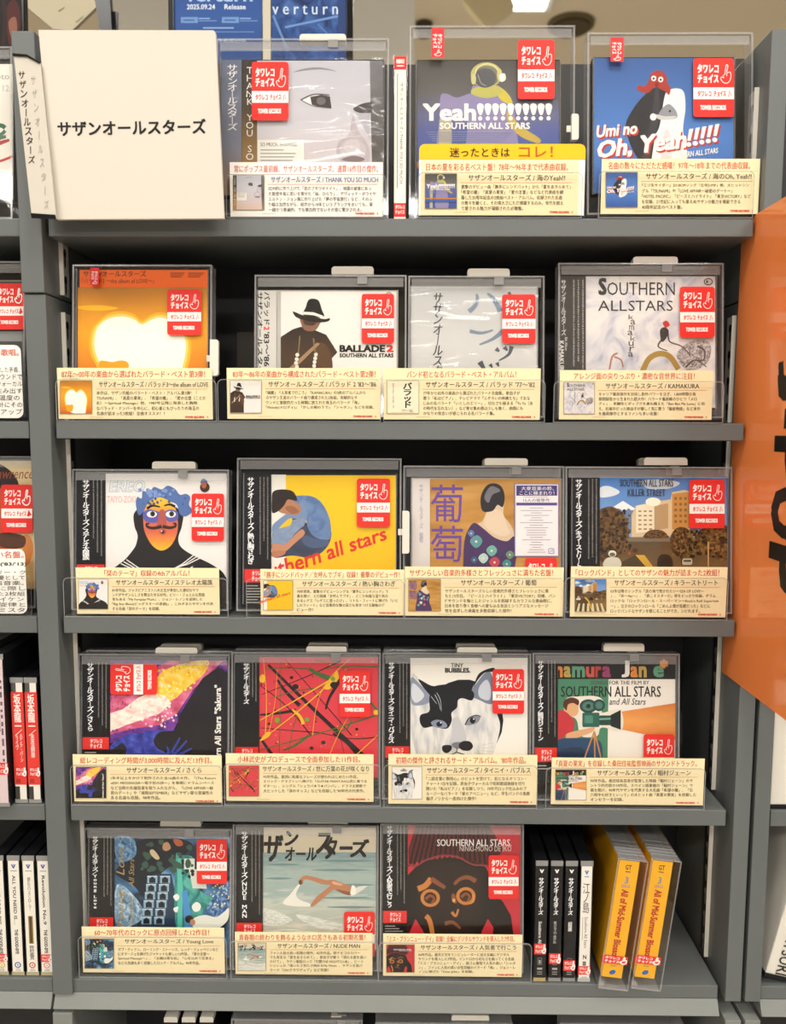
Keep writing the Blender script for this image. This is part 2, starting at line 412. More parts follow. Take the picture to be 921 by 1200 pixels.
dx, dy = ub(left); b = MB(); ledge(b, -.95, -.3395, dx, dy); b.build('base_ledge', left, .0006)
right = unit('shelf_unit', 'grey steel shelf unit at the right edge, behind the orange sign', .66)
zr = at(900, 480, 0).z
upart(right, 'side_panel', [(.3400, .3550, -.004, .166, Z0 - .0135, zr, STEEL), (.3400, .3550, -.007, .166, 0, Z0 - .031, LEDGE)])
for z in ZS[2:4]: upart(right, 'shelf', [(.3575, .95, 0, .149, z - TH, z, STEEL)])
upart(right, 'base_deck', [(.3565, .95, 0, .149, Z0 - .0135, Z0, STEEL)])
upart(right, 'back_panel', [(.3375, .95, .167, .175, .05, ztop + .05, DARKSTEEL)])
upart(right, 'side_panel', [(.951, .972, -.004, .166, 0, zr, STEEL)])
dx, dy = ub(right); b = MB(); ledge(b, .3560, .95, dx, dy); b.build('base_ledge', right, .0006)
# rear counter behind the shelf unit: carries the posters
rear = bpy.data.objects.new('rear_cabinet', None); col.objects.link(rear); rear.location = (0, .40, 0)
tag(rear, 'low grey cabinet standing behind the shelf unit, under the blue posters', 'cabinet')
zc = zt - .01
b = MB(); b.box(-1.0, .95, -.215, .24, 0, zc - .02, DARKSTEEL); b.build('body', rear)
b = MB(); b.box(-1.01, .96, -.22, .25, zc - .02, zc, STEEL); b.build('top', rear, .002)
# ------------------------------------------------------------------ pictures printed on the covers (crop units)
CR = dict(A=(240, 0, 3.684), B=(470, 0, 4.004), C=(670, 0, 3.669), D1=(60, 280, 4.186), D2=(250, 290, 4.004), D3=(450, 290, 4.386), D4=(630, 270, 3.684),
          E1=(70, 520, 4.186), E2=(260, 520, 4.004), E3=(460, 520, 4.186), E4=(640, 520, 3.8375), F1=(80, 740, 4.386), F2=(260, 740, 4.605), F3=(440, 740, 4.605), F4=(610, 740, 3.684),
          G1=(80, 950, 4.386), G2=(260, 950, 4.605), G3=(430, 950, 4.386), P=(0, 0, 1.0))
W_ = '#f2eee8'; K_ = '#15130f'; RED = '#e2322c'
def art_A(c):
    c.R(G([(0, '#d8b8a4'), (.28, '#cfc3c4'), (.6, '#cbc8ce'), (1, '#c2c2cb')], 'v', .06), 160, 262, 770, 940)
    c.P(G([(0, '#b98d4a'), (.35, '#9c7740'), (.7, '#463a2c'), (1, '#2b2622')], 'v', .1), [(160, 262), (226, 262), (226, 940), (160, 940)])
    c.P(G([(0, '#8d7a70'), (.4, '#55504f'), (1, '#77757a')], 'v', .1), [(712, 262), (770, 262), (770, 940), (735, 940), (722, 720), (716, 500)])
    c.P('#b7b4bc', [(640, 470), (712, 470), (712, 600), (690, 560)])
    c.P('#8c8a90', [(382, 312), (430, 296), (500, 291), (568, 308), (500, 300), (430, 305)], 1)
    c.P('#f0eceb', [(414, 432), (470, 408), (535, 412), (548, 468), (480, 462)])
    c.P('#3b3637', [(455, 418), (500, 410), (540, 416), (547, 467), (500, 464), (462, 452)])
    c.E('#6c666a', 502, 436, 20, 17)
    c.L('#5d595c', [(414, 432), (470, 408), (538, 411)], 6, True); c.L('#6d6869', [(414, 432), (470, 458), (546, 468)], 4, True)
    c.P('#4a4446', [(640, 470), (680, 448), (722, 444), (720, 484), (670, 488)], 1)
    c.P('#b9b0b6', [(640, 500), (660, 560), (700, 620), (712, 680), (690, 710), (640, 706), (590, 700), (568, 660), (580, 610), (620, 580)], 1); c.E('#c4bcc0', 640, 648, 56, 50); c.E('#cdc5c6', 636, 634, 36, 32)
    c.P('#7f6f70', [(590, 690), (640, 672), (690, 686), (660, 700)], 1)
    c.T(W_, 'THANK YOU SO MUCH', 178, 290, 210, 860, vert=True)
    c.R('#e9e6dc', 228, 604, 428, 760); c.T('#3a3733', 'SO MUCH 14 SONGS', 240, 616, 398, 632, .012)
    for i in range(4): c.R('#8d8983', 240, 646 + i * 15, 340 + (i * 53) % 60, 650 + i * 15)
def art_B(c):
    c.R(G([(0, '#3c4f96'), (.5, '#55609a'), (.62, '#66688a'), (.78, '#62605f'), (1, '#4c4b49')], 'v', .08, 3), 75, 285, 742, 960)
    c.P('#8f86ab', [(185, 452), (215, 440), (262, 458), (330, 440), (345, 500), (300, 545), (240, 560), (236, 680), (168, 700), (180, 560)], 1)
    c.P('#b3aa8e', [(180, 560), (236, 552), (232, 960), (168, 960)])
    c.P('#8c84ad', [(328, 425), (360, 400), (440, 398), (480, 420), (520, 470), (540, 600), (560, 960), (300, 960), (310, 620)], 1)
    c.P('#cbb944', [(440, 402), (486, 424), (520, 472), (512, 490), (470, 470), (450, 440)], 1)
    c.P('#c0a64c', [(500, 520), (560, 590), (650, 650), (640, 672), (560, 640), (505, 580)], 1)
    c.P('#b7b25e', [(330, 440), (350, 410), (450, 405), (470, 440), (400, 460)], 1)
    c.E('#b9b06a', 400, 352, 74, 60); c.E('#7d7a6a', 400, 358, 62, 50); c.E('#57585c', 394, 366, 52, 46)
    c.L('#d6cf9a', [(345, 350), (360, 318), (400, 300), (440, 312), (462, 345)], 7, True)
    c.E('#c9c083', 340, 372, 12, 26); c.E('#c9c083', 462, 352, 12, 30)
    c.L('#9c9a95', [(360, 350), (375, 390), (400, 402)], 4, True); c.P('#e8e6e0', [(462, 352), (486, 346), (490, 374), (468, 384)], 1)
    c.T(W_, 'Yeah', 100, 486, 352, 568, .035)
    for i in range(10):
        x = 356 + i * 35.6
        c.P(W_, [(x, 500), (x + 5, 488), (x + 20, 486), (x + 31, 496), (x + 30, 512), (x + 22, 538), (x + 10, 538), (x + 2, 514)], 1); c.E(W_, x + 15, 556, 10, 10)
    c.T(W_, 'SOUTHERN ALL STARS', 181, 576, 604, 607, .03)
    for i in range(5): c.R('#9aa0bd', 115 + 8 * i, 620 + i * 10, 520 - 10 * i, 622 + i * 10)
    c.R('#3a63b0', 75, 800, 742, 840); c.R('#c07a3a', 75, 760, 742, 790)
def art_C(c):
    c.R(G([(0, '#3157a0'), (.5, '#4f7fc4'), (1, '#3c5f9c')], 'v', .12, 3), 95, 250, 695, 960)
    c.P('#2c2c31', [(330, 392), (372, 376), (408, 390), (428, 440), (420, 560), (410, 700), (300, 700), (232, 560), (262, 470)], 1)
    c.P('#3d3d44', [(360, 380), (340, 520), (300, 690), (330, 690), (372, 520), (376, 390)], 1)
    c.P(W_, [(398, 420), (415, 390), (452, 380), (482, 398), (488, 470), (478, 560), (490, 700), (350, 760), (356, 600), (378, 540)], 1)
    c.P('#d8d4ce', [(400, 560), (430, 600), (420, 720), (380, 720)], 1)
    c.P('#8f9299', [(372, 500), (392, 462), (420, 448), (448, 476), (452, 506), (410, 514)], 1); c.P('#c8c8c6', [(362, 492), (400, 500), (450, 500), (420, 516), (372, 512)], 1)
    c.E('#201f22', 422, 478, 5, 5); c.E(W_, 350, 503, 14, 15)
    c.P('#a9382c', [(330, 350), (340, 318), (372, 302), (404, 322), (412, 360), (425, 378), (418, 408), (400, 392), (380, 384), (360, 372), (330, 398), (305, 398), (280, 384), (288, 366), (312, 372)], 1)
    c.E(W_, 352, 337, 11, 12); c.E(W_, 382, 342, 11, 12); c.E('#222222', 352, 338, 5, 5); c.E('#222222', 382, 343, 5, 5); c.E('#7c221c', 365, 364, 8, 10)
    for col_, d in (('#c0392b', 7), (W_, 0)):
        c.T(col_, 'Umi no', 0, 0, 0, 0, .03, shear=.2, q=[(104 + d, 540 + d), (280 + d, 524 + d), (282 + d, 576 + d), (106 + d, 594 + d)])
        c.T(col_, 'Oh, Yeah', 0, 0, 0, 0, .035, shear=.2, q=[(108 + d, 608 + d), (490 + d, 556 + d), (496 + d, 648 + d), (110 + d, 694 + d)])
        for i in range(5):
            x = 496 + i * 28; y = 556 - i * 5
            c.P(col_, [(x + d + 8, y + d), (x + d + 26, y + d - 3), (x + d + 14, y + d + 50), (x + d, y + d + 50)]); c.E(col_, x + d + 6, y + d + 66, 11, 10)
    c.T(W_, 'SOUTHERN ALL STARS', 0, 0, 0, 0, .02, shear=.2, q=[(415, 662), (628, 636), (630, 658), (417, 688)])
def art_D1(c):
    c.R(G([(0, '#c8641c'), (.25, '#e08a24'), (.55, '#f0a322'), (.8, '#dc9226'), (1, '#b87626')], 'v', .18, 2.2, 1, 3), 105, 238, 768, 730)
    c.P(G([(0, '#f6c12a'), (1, '#f4b01f')], 'v'), [(130, 330), (240, 325), (330, 340), (240, 352), (150, 345)], 1)
    for g, mt in ((26, '#f5b526'), (13, '#f9d36a'), (0, '#fffbea')):
        c.P(mt, [(212 - g, 520), (226 - g, 440), (275, 395 - g), (345, 380 - g), (405, 395 - g), (444, 420 - g * .8), (490, 398 - g), (540, 386 - g), (600, 410 - g), (648 + g, 470), (660 + g, 540), (640 + g, 640), (600, 760), (300, 700), (235 - g, 600)], 1)
    c.P('#efa31f', [(236, 606), (262, 598), (300, 604), (340, 596), (372, 604), (380, 632), (350, 700), (236, 690)], 1)
    c.R('#f0671a', 140, 150, 768, 238)
    c.T(K_, 'サザンオールスターズ', 157, 156, 466, 186, .012); c.T('#2a1a10', '『バラッド3 ～the album of LOVE～』', 150, 192, 505, 219, .004)
    for i in range(3): c.R('#6b2e10', 585, 166 + i * 9, 655 - 8 * i, 170 + i * 9); c.R('#6b2e10', 672, 166 + i * 9, 750 - 10 * i, 170 + i * 9)
def art_D2(c):
    c.R('#cfcbc4', 315, 205, 862, 760); c.R('#e9e5de', 318, 208, 858, 757)
    c.P(G([(0, '#3c2a1d'), (.6, '#4a3424'), (1, '#2a201a')], 'v', .3, 6), [(316, 420), (370, 385), (410, 372), (470, 385), (530, 410), (582, 492), (556, 520), (555, 757), (316, 757)])
    c.P('#5c4028', [(470, 470), (520, 450), (556, 520), (555, 600), (520, 620)], 1)
    c.P('#a58460', [(486, 446), (500, 452), (360, 590), (326, 592)])
    c.P('#86604a', [(412, 320), (500, 330), (494, 370), (470, 392), (430, 388), (412, 360)], 1); c.P('#4a3226', [(424, 340), (480, 346), (470, 366), (430, 362)], 1)
    c.P(K_, [(424, 318), (434, 280), (444, 250), (466, 240), (494, 250), (508, 290), (515, 326)], 1)
    c.P('#efe9dd', [(423, 302), (470, 304), (514, 320), (515, 332), (470, 318), (420, 314)])
    c.P('#1b1613', [(372, 302), (386, 304), (420, 318), (470, 326), (520, 336), (546, 332), (540, 346), (500, 352), (440, 344), (390, 328)], 1)
    for i, (x, y) in enumerate([(394, 504), (391, 524), (388, 542), (392, 560), (481, 502), (478, 520), (475, 538), (473, 556)]): c.E('#efe6d6', x, y, 9, 9)
    for i in range(9): c.E('#8f7a58', 406 - i * .8, 420 + i * 9, 3.4, 4); c.E('#8f7a58', 470 + i, 430 + i * 8, 3.4, 4)
    c.T(K_, 'BALLADE', 592, 458, 806, 491, .045); c.T(RED, '2', 812, 458, 846, 491, .05); c.T(K_, 'SOUTHERN ALL STARS', 592, 497, 845, 516, .03)
    c.L('#4a4743', [(812, 218), (824, 210), (836, 218)], 3)
def art_D3(c):
    c.R(G([(0, '#c9c7c4'), (.5, '#d4d3d0'), (1, '#c3c4c4')], 'v', .2, 3), 133, 205, 784, 800)
    B = '#7d8ea0'
    c.L(B, [(436, 330), (468, 300), (480, 262), (474, 240)], 26, True, 12); c.L(B, [(530, 236), (560, 262), (600, 330)], 10, True, 30); c.L('#56626f', [(640, 230), (662, 262)], 16, w2=8)
    c.L(B, [(440, 430), (500, 440), (560, 425)], 20, True, 10); c.L(B, [(610, 430), (560, 470), (490, 500)], 26, True, 8)
    c.L('#525c66', [(575, 520), (592, 535)], 24, w2=10); c.L('#525c66', [(618, 512), (634, 530)], 22, w2=10); c.L('#525c66', [(656, 508), (640, 550), (590, 582)], 24, True, 6)
    c.L('#454c55', [(492, 588), (515, 625)], 30, w2=16); c.L('#454c55', [(545, 600), (556, 618)], 20, w2=8); c.L('#454c55', [(580, 592), (590, 612)], 20, w2=8)
    c.T('#3f4044', 'サザンオールスターズ', 250, 234, 305, 770, .018, shear=.15, vert=True)
def art_D4(c):
    c.R(G([(.3, '#8f93ad'), (.42, '#c9c8ce'), (.55, '#e3dfda'), (.72, '#cfcac6'), (.85, '#b9b2b0')], 'n', 0, 3.2, 1.2, 1, 6, 1.4), 208, 198, 766, 770)
    c.P(G([(.35, '#5d5a5c'), (.5, '#a8a19f'), (.65, '#d5cfca')], 'n', 0, 6, 1, 1, 5, 3), [(640, 490), (700, 470), (745, 490), (740, 560), (690, 600), (640, 600), (600, 540)], 1)
    for p in ([(530, 430), (560, 440), (570, 480), (620, 500), (660, 540)], [(545, 460), (520, 500), (560, 520)], [(690, 500), (720, 520), (715, 560), (680, 560)], [(640, 590), (680, 560), (730, 590)]):
        c.L('#55504f', p, 9, True, 4)
    c.P('#3c3936', [(528, 432), (548, 418), (566, 436), (552, 470), (534, 480)], 1); c.P('#c43a34', [(540, 400), (556, 390), (570, 408), (552, 420)], 1)
    c.L('#a5853f', [(452, 610), (480, 555), (525, 532), (570, 545), (608, 600)], 24, True)
    c.L('#b07a6c', [(345, 530), (322, 545), (310, 600)], 8, True); c.L('#b07a6c', [(330, 545), (360, 560), (368, 590)], 7, True)
    D = '#3a3838'
    c.T(D, 'S', 262, 205, 298, 280, .04); c.T(D, 'OUTHERN', 300, 224, 592, 280, .006); c.T(D, 'ALL', 260, 303, 385, 348, .006); c.T(D, 'STARS', 392, 303, 583, 348, .006)
    for i, (ch, dx) in enumerate(zip('kamakura', (0, 8, 2, -4, 8, 0, 4, -2))): c.T('#55514f', ch, 392 + dx, 364 + i * 23, 414 + dx, 384 + i * 23, .006)
    c.E('#5b5756', 736, 222, 20, 16); c.E('#c9c3be', 736, 222, 15, 11); c.E('#5b5756', 731, 222, 5, 7)
def art_E1(c):
    c.R('#eeeae6', 225, 146, 822, 748)
    c.T('#b7c3cb', 'EREO', 240, 178, 420, 238, .05, shear=.15); c.T('#dfe4e6', 'EREO', 244, 180, 418, 234, .015, shear=.15); c.T('#e6b9b4', 'TAIYO-ZOKU', 232, 256, 385, 290, .02)
    H = '#252122'
    c.P(H, [(372, 330), (366, 400), (382, 450), (372, 500), (352, 530), (318, 570), (240, 640), (225, 760), (822, 760), (812, 650), (752, 596), (650, 545), (594, 505), (582, 460), (600, 400), (596, 330), (480, 280)], 1)
    c.P(G([(0, '#f0c030'), (.16, '#ef9a3a'), (.35, '#d9694e'), (.62, '#d8714f'), (.85, '#eeb63a'), (1, '#f3cc3c')], 'v'), [(412, 330), (432, 282), (490, 262), (545, 285), (572, 330), (580, 400), (572, 450), (545, 500), (500, 524), (455, 500), (420, 440), (410, 390)], 1)
    c.P('#5f5fae', [(408, 340), (440, 322), (492, 335), (510, 335), (540, 322), (578, 335), (578, 372), (540, 384), (505, 362), (470, 388), (420, 380)], 1)
    c.P('#b55a52', [(490, 330), (515, 330), (525, 400), (520, 415), (480, 415), (478, 400)], 1)
    for x in (452, 545): c.E(W_, x, 346, 25, 16); c.E('#3d4248', x + 4, 344, 12, 13); c.E('#101010', x + 4, 344, 6, 7)
    c.L(K_, [(428, 318), (455, 304), (492, 310)], 14, True, 6); c.L(K_, [(512, 304), (540, 298), (566, 308)], 6, True, 13)
    c.L('#3b2620', [(440, 392), (426, 394), (432, 408), (460, 414), (500, 406)], 8, True, 17); c.L('#3b2620', [(505, 406), (540, 412), (566, 406), (568, 392), (556, 392)], 17, True, 7)
    c.E('#b8503f', 506, 432, 16, 14); c.E('#2a1a18', 506, 432, 8, 8); c.E('#e9e0d6', 500, 428, 4, 4)
    c.P('#5673ad', [(374, 300), (380, 262), (402, 268), (408, 232), (440, 240), (462, 212), (500, 224), (530, 206), (566, 222), (590, 250), (620, 246), (640, 262), (634, 300), (652, 330), (618, 356), (590, 345), (575, 300), (545, 284), (490, 262), (440, 282), (412, 330), (388, 350)], 1)
    c.dots('#7f9ad0', 390, 225, 580, 260, 16, 6, 13, 3); c.dots('#41598f', 400, 240, 620, 300, 12, 4, 9, 5)
    for d in (0, 14, 28):
        c.L(W_, [(300 + d, 588 - d * .7), (360 + d, 615 - d * .2), (410 + d, 650)], 5); c.L(W_, [(690 - d, 560 - d * .6), (630 - d, 590), (560 - d * .3, 612 + d * .2)], 5)
    c.P(W_, [(655, 600), (650, 612), (640, 606)])
    c.E('#3a2a20', 712, 214, 24, 24); c.E('#b0603c', 708, 202, 13, 18); c.P('#5673ad', [(690, 196), (700, 172), (718, 176), (724, 192), (706, 188)], 1)
def art_E2(c):
    c.R('#ece8de', 232, 145, 302, 812); c.R(G([(0, '#edb818'), (1, '#f2c71e')], 'v'), 300, 148, 816, 812)
    c.P(G([(.3, '#343c4e'), (.5, '#3f485c'), (.7, '#4a5468')], 'n', 0, 4, 1, 1, 5, 1), [(236, 430), (250, 400), (330, 350), (420, 380), (505, 400), (510, 450), (480, 500), (420, 535), (330, 525), (250, 535), (236, 500)], 1)
    c.P(G([(.3, '#54709f'), (.5, '#6580ac'), (.7, '#7690b8')], 'n', 0, 4, 1, 1, 5, 1), [(318, 262), (345, 245), (420, 246), (470, 280), (505, 350), (512, 420), (500, 450), (440, 440), (405, 400), (390, 350), (330, 345)], 1)
    c.P('#7790b5', [(345, 300), (380, 280), (400, 330), (380, 390), (350, 350), (290, 372), (260, 430), (238, 420), (240, 380), (300, 330)], 1)
    c.P(G([(.3, '#7a8dac'), (.6, '#8a9cb8')], 'n', 0, 4, 1, 1, 5, 1), [(238, 430), (280, 380), (370, 350), (390, 372), (345, 420), (300, 470), (240, 480)], 1)
    c.P('#4f5f80', [(380, 430), (440, 445), (500, 455), (490, 480), (430, 490), (385, 470)], 1)
    c.P('#c58a6a', [(300, 470), (350, 420), (378, 402), (388, 424), (350, 460), (290, 510), (240, 505), (234, 470), (262, 470)], 1)
    c.P('#b97c5c', [(234, 508), (280, 500), (300, 512), (270, 530), (236, 530)], 1)
    c.P('#b57f5e', [(250, 280), (300, 262), (340, 270), (372, 300), (360, 330), (320, 332), (270, 320)], 1); c.P('#9a6446', [(296, 300), (330, 292), (362, 318), (330, 330)], 1)
    c.P('#2c211c', [(234, 268), (240, 226), (280, 214), (330, 222), (350, 250), (350, 268), (310, 262), (292, 290), (262, 318), (236, 322)], 1)
    c.P('#f0bf1c', [(270, 395), (310, 355), (330, 352), (322, 380), (290, 392)], 1)
    c.T('#d8382e', 'southern all stars', 0, 0, 0, 0, .02, q=[(128, 590), (764, 386), (776, 450), (140, 672)])
def art_E3(c):
    c.R(G([(.3, '#a8752f'), (.5, '#c08d45'), (.7, '#d0a05a')], 'n', 0, 3, .6, 3), 183, 172, 824, 820)
    c.P('#d8c0a0', [(462, 330), (470, 290), (540, 290), (545, 350), (580, 400), (596, 450), (560, 480), (470, 450), (410, 400), (440, 380)], 1)
    c.P('#e2cdb2', [(470, 330), (530, 330), (560, 400), (575, 440), (520, 450), (450, 400)], 1)
    c.P('#2c2a2e', [(432, 300), (435, 250), (462, 205), (500, 194), (535, 212), (550, 260), (540, 310), (515, 300), (490, 330), (445, 332)], 1)
    c.P('#77747a', [(450, 260), (480, 210), (520, 220), (525, 235), (490, 250), (470, 290)], 1)
    c.P('#4c3560', [(352, 480), (372, 420), (402, 388), (450, 420), (500, 460), (560, 478), (596, 455), (612, 520), (600, 640), (640, 830), (340, 830), (346, 600)], 1)
    for x, y, r, m_ in ((410, 480, 30, '#5f9a9c'), (385, 440, 16, '#5f7fa8'), (486, 525, 26, '#72b0a0'), (445, 562, 24, '#b9d4c8'), (500, 582, 26, '#c2485a'), (575, 545, 20, '#6c8f70'), (400, 570, 16, '#3f6a86'), (560, 590, 22, '#4a8f92'), (430, 650, 30, '#c9d0c0'), (500, 690, 30, '#b04a50'), (380, 700, 26, '#5f9a9c')):
        c.P(m_, [(x - r, y), (x - r * .5, y - r * .8), (x + r * .3, y - r), (x + r, y - r * .2), (x + r * .6, y + r * .7), (x - r * .2, y + r)], 1); c.E('#e8e0d0', x, y, r * .2)
    c.T('#6d4a9c', '葡', 187, 200, 345, 385, .006); c.T('#6d4a9c', '萄', 187, 402, 345, 580, .006)
def art_E3_panel(c):
    c.R('#8d84b0', 597, 195, 814, 553); c.R('#efe9ea', 602, 200, 810, 549); c.R('#463a7c', 606, 205, 806, 255)
    c.T(W_, '大衆音楽の粋、', 630, 210, 790, 229, .01); c.T(W_, 'ここに極まれり！', 622, 232, 792, 252, .01)
    c.R('#a9a2b8', 640, 260, 760, 263); c.T('#6a6580', '15人の衝撃作', 640, 268, 770, 286, .012); c.R('#5a4f8a', 606, 289, 806, 303)
    g = random.Random(8)
    for i in range(19):
        w2 = g.uniform(20, 80); c.R('#9d99a6', 704 - w2, 314 + i * 12, 704 + w2, 317 + i * 12)
    c.L('#6a7ab8', rrect(764, 514, 790, 538, 5), 3, closed=True); c.L('#6a7ab8', [(770, 530), (784, 520), (784, 530)], 3)
def art_E4(c):
    c.R(G([(0, '#c7d3dd'), (.45, '#8fb4dc'), (1, '#4d82c8')], 'v', .25, 3.5, 1, 2), 240, 150, 812, 780)
    c.P('#dfe6ec', [(240, 200), (280, 190), (330, 215), (300, 235), (240, 240)], 1); c.P('#c9d6e2', [(420, 170), (520, 160), (600, 175), (560, 200), (470, 205)], 1)
    c.P('#6d84a4', [(240, 330), (285, 292), (345, 258), (400, 290), (440, 330), (440, 400), (240, 400)])
    c.P('#eef0f2', [(282, 296), (345, 257), (404, 294), (385, 300), (370, 290), (350, 306), (330, 292), (310, 304)])
    c.P('#d9c29a', [(384, 320), (404, 278), (480, 262), (560, 250), (566, 218), (620, 208), (646, 214), (646, 410), (384, 420)])
    c.P('#b89a70', [(486, 280), (548, 268), (548, 380), (486, 390)]); c.P('#efe2c4', [(404, 280), (486, 264), (486, 392), (404, 402)])
    c.P('#c98f4a', [(566, 226), (646, 216), (646, 380), (566, 386)])
    for i in range(5):
        for j in range(3): c.R('#a58a66', 414 + j * 24, 300 + i * 20, 428 + j * 24, 307 + i * 20); c.R('#8c6a3c', 576 + j * 22, 240 + i * 26, 588 + j * 22, 252 + i * 26)
    c.E('#fff6dc', 480, 262, 34, 20)
    TR = G([(.32, '#2c1f12'), (.5, '#5c4222'), (.68, '#8a6630')], 'n', 0, 7, 1, 1, 6, .6)
    c.R(G([(0, '#6b5530'), (.4, '#8a6a3a'), (1, '#5c4a30')], 'v', .3, 5, 1, 2), 240, 440, 812, 780)
    c.P(TR, [(236, 320), (262, 288), (300, 284), (340, 310), (362, 350), (370, 410), (380, 470), (330, 500), (236, 520)], 1)
    c.R('#7f6f58', 362, 420, 584, 440); c.R('#5d4e3a', 362, 440, 584, 448)
    c.P(TR, [(440, 410), (470, 388), (520, 390), (546, 412), (540, 425), (446, 425)], 1)
    c.P(TR, [(556, 430), (575, 388), (610, 374), (650, 395), (660, 440), (650, 500), (610, 510), (570, 490)], 1)
    c.P(TR, [(660, 440), (690, 390), (740, 375), (812, 372), (812, 520), (720, 500), (680, 480)], 1)
    c.dots('#6e5026', 245, 295, 375, 480, 60, 4, 11, 41); c.dots('#2e2012', 245, 300, 375, 490, 50, 4, 10, 42); c.dots('#8a6832', 570, 385, 810, 500, 80, 4, 9, 43); c.dots('#2e2012', 570, 390, 810, 510, 60, 4, 9, 44)
    c.R('#3b2a18', 605, 490, 612, 540); c.R('#c9a56a', 724, 440, 730, 552)
    c.P('#d6a93a', [(400, 500), (440, 500), (500, 580), (560, 780), (540, 780), (470, 580)]); c.P('#4f4026', [(280, 560), (400, 500), (470, 580), (540, 780), (240, 780)])
    c.P('#d9d3bf', [(258, 530), (276, 512), (308, 510), (330, 520), (332, 552), (260, 552)], 1); c.E('#e8e4d4', 296, 494, 18, 15); c.E('#6e6a52', 296, 498, 13, 9)
    c.P('#2b2418', [(500, 520), (516, 498), (550, 500), (566, 524), (562, 556), (504, 556)], 1); c.R('#c9bda2', 610, 516, 655, 545, 8); c.R('#4a4438', 616, 522, 649, 531)
    c.R('#5a2f1c', 388, 470, 410, 488, 5); c.R('#b0522c', 368, 486, 378, 500)
    for i in range(6): c.P('#d8cba4', [(300 + i * 80, 620), (330 + i * 80, 620), (310 + i * 95, 780), (260 + i * 95, 780)])
    c.T('#3a3a3c', 'SOUTHERN ALL STARS', 331, 160, 570, 193, .018); c.T('#3a3a3c', 'KILLER STREET', 365, 204, 535, 236, .018)
def art_F1(c):
    c.R('#120f12', 215, 148, 828, 770)
    NZ = lambda a, b2, d: G([(.25, a), (.5, b2), (.75, d)], 'n', 0, 7, 1, 1, 6, .6)
    c.P(NZ('#2a1636', '#6a3a9c', '#b0508c'), [(215, 148), (420, 148), (828, 148), (828, 205), (700, 270), (640, 380), (560, 470), (540, 512), (400, 520), (215, 575)])
    c.P(NZ('#a83a3a', '#d8628a', '#f0a0b8'), [(216, 330), (330, 300), (440, 190), (520, 150), (800, 150), (740, 200), (640, 300), (560, 420), (470, 480), (330, 500), (216, 530)])
    c.P(NZ('#f0a04a', '#f6ce3a', '#fbe6a0'), [(420, 300), (470, 220), (540, 180), (640, 155), (720, 150), (700, 215), (610, 290), (540, 350), (450, 380)], 1)
    c.P(NZ('#f4b0a8', '#fbe8da', '#fffaf0'), [(216, 420), (280, 400), (360, 340), (430, 310), (500, 330), (530, 370), (470, 420), (390, 450), (300, 480), (216, 515)])
    c.dots('#fff6e6', 300, 230, 560, 460, 60, 2, 7, 8); c.dots('#fbe14a', 440, 180, 660, 340, 36, 3, 9, 28); c.dots('#f6c8d8', 380, 400, 560, 490, 30, 3, 8, 7)
    c.dots('#c8303a', 430, 150, 780, 215, 46, 2, 6, 4, .45); c.dots('#2a1424', 216, 300, 330, 400, 46, 2, 6, 6, .35); c.dots('#7a3a9c', 216, 500, 420, 560, 30, 3, 8, 9)
    c.P('#231f22', [(560, 520), (566, 440), (620, 350), (690, 240), (770, 184), (812, 210), (828, 300), (828, 640), (215, 640), (215, 600), (300, 560), (400, 512)])
    B = G([(.3, '#262c7a'), (.5, '#3c45a8'), (.7, '#5a64c8')], 'n', 0, 4)
    c.P(B, [(270, 552), (330, 522), (390, 528), (420, 560), (430, 660), (300, 660), (300, 600)], 1); c.P(B, [(215, 590), (250, 560), (290, 552), (270, 575), (215, 610)], 1)
    c.P(B, [(385, 530), (400, 510), (450, 508), (560, 506), (470, 518), (440, 560), (460, 600), (500, 622), (520, 660), (410, 660)], 1)
    for p in ([(520, 640), (545, 600), (575, 545)], [(535, 640), (575, 600), (610, 560)], [(545, 650), (590, 622), (636, 600)], [(520, 640), (515, 610), (508, 590)]): c.L(B, p, 16, True, 8)
    c.P(B, [(480, 660), (510, 620), (548, 625), (560, 660), (540, 740), (480, 740)], 1)
    c.T(W_, 'Southern All Stars "Sakura"', 752, 274, 786, 760, .03, rot=-90)
